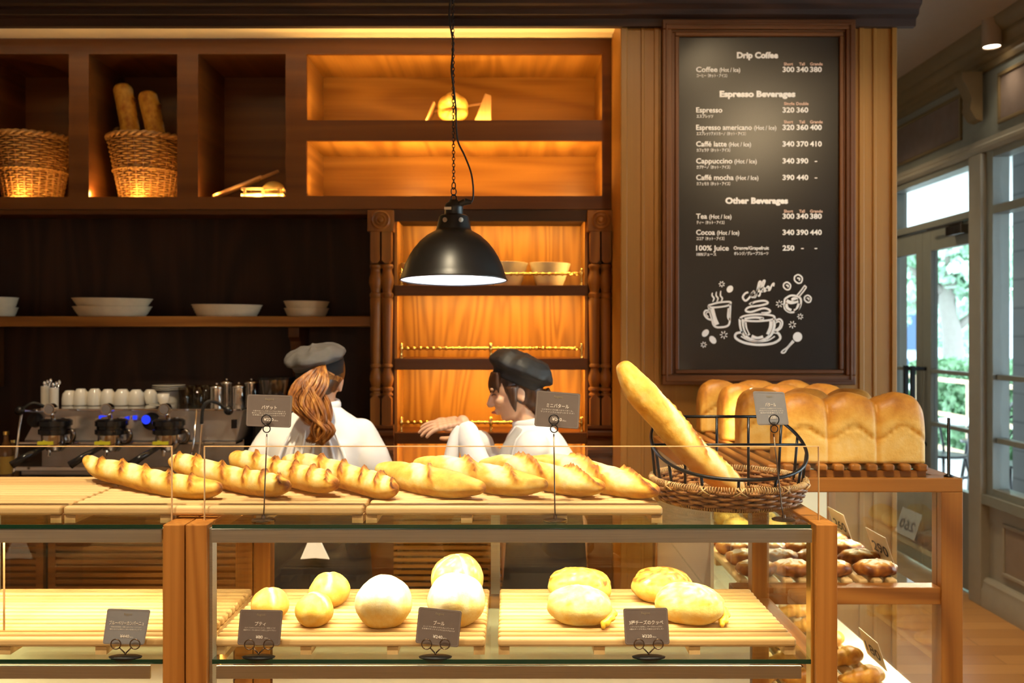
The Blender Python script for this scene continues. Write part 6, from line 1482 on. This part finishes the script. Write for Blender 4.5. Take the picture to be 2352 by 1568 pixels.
# shirt with creases
m = MB()
torso(m, [(W1, D1, .80, .175, .125), (W1, D1, .98, .165, .118), (W1, D1, 1.10, .178, .125), (W1, D1, 1.20, .195, .120), (W1, D1+.0, sh-.055, .190, .098), (W1, D1+.005, sh-.008, .135, .082), (W1, D1+.01, sh+.04, .075, .062)])
for A in (armL, armR): limb(m, A[:3]+[Vector(A[2]).lerp(Vector(A[3]), .75)], [.055, .062, .064, .060, .052], 18, 22)
o = fuse(m.build('shirt', 'white_cloth', p1, smooth=True), .0085, 5)
tx = bpy.data.textures.new('folds', 'CLOUDS'); tx.noise_scale = .11; tx.noise_depth = 1
dsp = o.modifiers.new('folds', 'DISPLACE'); dsp.texture = tx; dsp.strength = .016; dsp.mid_level = .5; dsp.texture_coords = 'LOCAL'
m = MB()
for k in range(7):          # long drag folds from the shoulder blades
    a = W1-.12+.04*k; m.tube(spline([(a*.6+W1*.4+.0, D1-.112, sh-.03-.01*(k % 2)), (a, D1-.125, sh-.14), (a+.02*(1 if k > 3 else -1), D1-.120, sh-.28)], 12), [.002, .004, .006, .007, .007, .007, .007, .007, .006, .006, .005, .004, .002], 8)
fuse(m.build('shirt_fold', 'white_cloth', p1, smooth=True), .005, 2)
# collar
m = MB(); m.tube([(W1+.005+.062*math.cos(a), D1+.008+.058*math.sin(a), sh+.045+.008*math.sin(a)) for a in [2*math.pi*i/30 for i in range(30)]], .013, 10, closed=True, flat=1.5); m.build('collar', 'white_cloth', p1, smooth=True)
# apron tied over the shirt, shirt tail showing in a triangle
m = MB(); torso(m, [(W1, D1, .22, .225, .165), (W1, D1, .55, .205, .155), (W1, D1, .80, .188, .140), (W1, D1, .93, .172, .128), (W1, D1, .965, .170, .126)]); m.build('apron', 'dark_cloth', p1, smooth=True)
yy = D1-.165; zt1, zt0 = Z(1232, yy), Z(1284, yy)
m = MB(); m.prism([(X(722, yy)-.006, zt1+.02), (X(722, yy)+.006, zt1+.02), (X(757, yy), zt0), (X(724, yy), zt0+.004), (X(690, yy), zt0)], 'y', yy-.004, yy+.004); m.build('shirt_tail', 'white_cloth', p1, bevel=.002)
m = MB(); m.tube([(W1+.176*math.cos(a), D1+.132*math.sin(a), .955) for a in [2*math.pi*i/40 for i in range(40)]], .014, 8, closed=True); m.build('apron_tie', 'dark_cloth', p1, smooth=True)
shoes(p1, W1, D1, (0, 1))
# hair under the cap and the ponytail
m = MB(); g = MB(); g.ball((0, .018, .022), .084, .094, .098, n=28, m=20); g.ball((0, .05, -.02), .066, .060, .068, n=20, m=14); m.add([H1 @ Vector(v) for v in g.v], g.f); fuse(m.build('hair', 'hair_dark', p1, smooth=True), .006, 2)
random.seed(17); m = MB()
def pony(u, v, ph):
    """strand: u side -1..1, v depth 0..1, ph the wave of its lock"""
    base = [(735, 846, 0), (738, 840, 1), (722+u*36, 880, 1), (718+u*46, 922, 1), (728+u*36, 960, 1), (738+u*26, 990, .9), (732+u*22+10*math.sin(ph), 1018+u*6, .8)]
    pts = []
    for i, (px, py, k) in enumerate(base):
        a = (0, 8, 12, 26, 24, 18, 8)[i]
        px2 = px+(u*8 if i < 2 else 0)+15*math.sin(ph+i*1.7)*(1 if i > 1 else .2); dpt = D1-.0
        dy = (-.02, -.075, -.125, -.155, -.165, -.165, -.155)[i]-.022*v*(1-u*u)*(1 if i > 1 else .5)
        pts.append(P(px2, py+random.uniform(-3, 3), D1+dy+.03*0))
    return pts
for i in range(224):
    lk = i % 14; random.seed(lk*31+5); u0, v0, p0 = random.uniform(-.9, .9), random.random(), random.uniform(0, 6); random.seed(i*7+1)
    u = u0+random.uniform(-.16, .16); v = v0+random.uniform(-.25, .25); pts = pony(u, v, p0+random.uniform(-.2, .2)); q = spline(pts, 22); r0 = random.uniform(.0025, .005)
    m.tube(q, [r0*(.9+.3*math.sin(j*.9+i))*(1 if j < 17 else max(.15, 1-(j-17)/5.5)) for j in range(23)], 6)
m.build('ponytail', 'hair', p1, smooth=True)
m = MB()
for i in range(26):        # hair swept up into the tie
    a = -1.2+2.4*i/25; s_ = P(737+50*math.sin(a), 862+22*math.cos(a), D1-.03+.03*abs(math.sin(a))); e_ = P(737, 842, D1-.065); mid = s_.lerp(e_, .5)+Vector((0, -.028, 0)); m.tube(spline([s_, mid, e_], 10), .006, 6)
m.build('swept_hair', 'hair', p1, smooth=True)
m = MB(); CM = Matrix.Translation(P(727, 834, D1+.015)) @ Matrix.Rotation(R(-9), 4, 'Y') @ Matrix.Rotation(R(10), 4, 'X'); cap_hat(m, CM, .112, .126, .066, 3, (-.006, .01)); fuse(m.build('flat_cap', 'hat_grey', p1, smooth=True), .004, 1)
m = MB(); CM2 = Matrix.Translation(P(733, 836, D1+.015)) @ Matrix.Rotation(R(-5), 4, 'Y') @ Matrix.Rotation(R(10), 4, 'X'); m.lathe([(.083, -.036), (.090, -.036), (.092, .012), (.083, .012)], (0, 0, 0), 48, M=CM2, sy=1.12); m.build('cap_band', 'dark_cloth', p1, smooth=True)

# ---------------------------------------------------------------- woman in profile
D2 = 3.50; W2 = X(1225, D2)
p2 = thing('person', 'dark-haired woman in profile in a black cap and white shirt, hands raised', 'person', (W2, D2, 0))
hc2 = Vector((X(1180, D2), D2, Z(895, D2)))
H2 = Matrix.Translation(hc2) @ Matrix.Rotation(R(-84), 4, 'Z') @ Matrix.Rotation(R(16), 4, 'X')
m = MB(); head(m, H2)
sh2 = Z(990, D2)
limb(m, [hc2+Vector((.02, 0, -.06)), (X(1205, D2), D2, Z(965, D2)), (X(1232, D2), D2, sh2-.03)], [.046, .042, .050, .08], 16, 10)
torso(m, [(W2+.045, D2, .82, .11, .15), (W2+.04, D2, .98, .095, .125), (W2+.03, D2, 1.12, .10, .14), (W2+.015, D2, sh2-.08, .105, .155), (W2+.005, D2, sh2-.01, .08, .13), (W2-.005, D2, sh2+.03, .05, .06)])
aA = [(X(1215, D2), D2+.15, sh2-.04), (X(1170, 3.6), 3.62, Z(1070, 3.6)), (X(1115, 3.55), 3.58, Z(1052, 3.55)), (X(1078, 3.5), 3.52, Z(990, 3.5))]
aB = [(X(1222, D2), D2-.16, sh2-.04), (X(1195, 3.35), 3.33, Z(1085, 3.33)), (X(1110, 3.3), 3.30, Z(1082, 3.3)), (X(1062, 3.36), 3.36, Z(968, 3.36))]
for A in (aA, aB): limb(m, A, [.048, .042, .037, .032, .025], 14, 22)
hand(m, aA[3], (-.9, 0, .25), (.1, .5, -1), curl=.30, side=1, spread=1.5); hand(m, aB[3], (-.93, -.1, -.12), (.1, .35, -1), curl=.30, side=-1, spread=2.2)
legs(m, W2+.04, D2)
fuse(m.build('body', 'skin', p2, smooth=True), .004, 2)
m = MB()
torso(m, [(W2+.045, D2, .80, .14, .175), (W2+.04, D2, .98, .13, .16), (W2+.03, D2, 1.10, .135, .172), (W2+.018, D2, sh2-.09, .138, .185), (W2+.005, D2, sh2-.02, .105, .16), (W2-.004, D2, sh2+.03, .065, .075)])
limb(m, aA[:3]+[Vector(aA[2]).lerp(Vector(aA[3]), .45)], [.066, .062, .060, .055, .060], 18, 22)
limb(m, aB[:3]+[Vector(aB[2]).lerp(Vector(aB[3]), .80)], [.066, .058, .050, .046, .044], 18, 22)
o = fuse(m.build('shirt', 'white_cloth', p2, smooth=True), .0085, 5)
dsp = o.modifiers.new('folds', 'DISPLACE'); dsp.texture = tx; dsp.strength = .014; dsp.mid_level = .5; dsp.texture_coords = 'LOCAL'
m = MB()   # cloth hanging from the raised forearm
q0 = P(1045, 985, 3.33); n_ = 16
pts_t = [P(1052-2.6*i+0*i, 982+0*i, 3.30+.012*math.sin(i*1.3)) for i in range(n_)]
m.tube(spline([P(1056, 978, 3.35), P(1044, 1010, 3.34), P(1036, 1060, 3.33), P(1032, 1110, 3.32)], 14), [.024+.0020*j for j in range(15)], 16, flat=.7)
fuse(m.build('hanging_cuff', 'white_cloth', p2, smooth=True), .006, 3)
m = MB(); m.tube(spline([(W2-.055, D2-.085, sh2+.02), (W2-.11, D2-.11, sh2-.08), (W2-.125, D2-.10, sh2-.22)], 12), [.020+.003*j for j in range(13)], 12, flat=.55); m.build('vest_edge', 'grey_cloth', p2, smooth=True)
m = MB(); m.tube([(W2-.008+.060*math.cos(a), D2+.062*math.sin(a), sh2+.035+.012*math.cos(a)) for a in [2*math.pi*i/30 for i in range(30)]], .013, 10, closed=True, flat=1.4); m.build('collar', 'white_cloth', p2, smooth=True)
m = MB(); torso(m, [(W2+.045, D2, .22, .19, .215), (W2+.045, D2, .55, .17, .20), (W2+.045, D2, .82, .152, .188), (W2+.04, D2, .96, .142, .172)]); m.build('apron', 'dark_cloth', p2, smooth=True)
shoes(p2, W2+.04, D2, (-1, 0))
m = MB(); g = MB(); g.ball((0, .022, .022), .084, .096, .099, n=28, m=20); g.ball((0, .058, -.030), .072, .052, .075, n=20, m=14)
g.tube(spline([(0, .075, -.04), (0, .080, -.085), (0, .06, -.125)], 8), [.062, .060, .058, .054, .050, .044, .036, .026, .014], 14)
for s in (-1, 1):
    g.tube(spline([(s*.078, -.012, .02), (s*.080, -.020, -.03), (s*.074, -.022, -.075)], 10), [.024, .023, .022, .020, .018, .016, .014, .011, .008, .005, .003], 8)
for k in range(13):
    u = -1+k/6; g.tube(spline([(u*.055, -.055+.01*u*u, .085), (u*.062, -.080+.022*u*u, .05), (u*.064, -.088+.024*u*u, .008+.006*(k % 3))], 8), [.012, .012, .011, .010, .009, .008, .007, .005, .002], 7)
m.add([H2 @ Vector(v) for v in g.v], g.f); fuse(m.build('hair', 'hair_dark', p2, smooth=True), .005, 1)
for s in (-1, 1):
    m = MB(); m.tube([H2 @ Vector((s*(.018+.006*i), -.0885+.003*i+.0002*i*i, .004+.0035*math.sin(i/4*math.pi))) for i in range(5)], .0022, 6); m.build('eyelid', 'hair_dark', p2, smooth=True)
m = MB(); m.ball(H2 @ Vector((0, -.0925, -.063)), .014, .014, .006); m.build('lips', 'lips', p2, smooth=True)
m = MB(); CM = Matrix.Translation(P(1190, 868, D2)) @ Matrix.Rotation(R(22), 4, 'Y'); cap_hat(m, CM, .126, .118, .098, 8, (.0, 0)); fuse(m.build('cap', 'hat_black', p2, smooth=True), .004, 1)
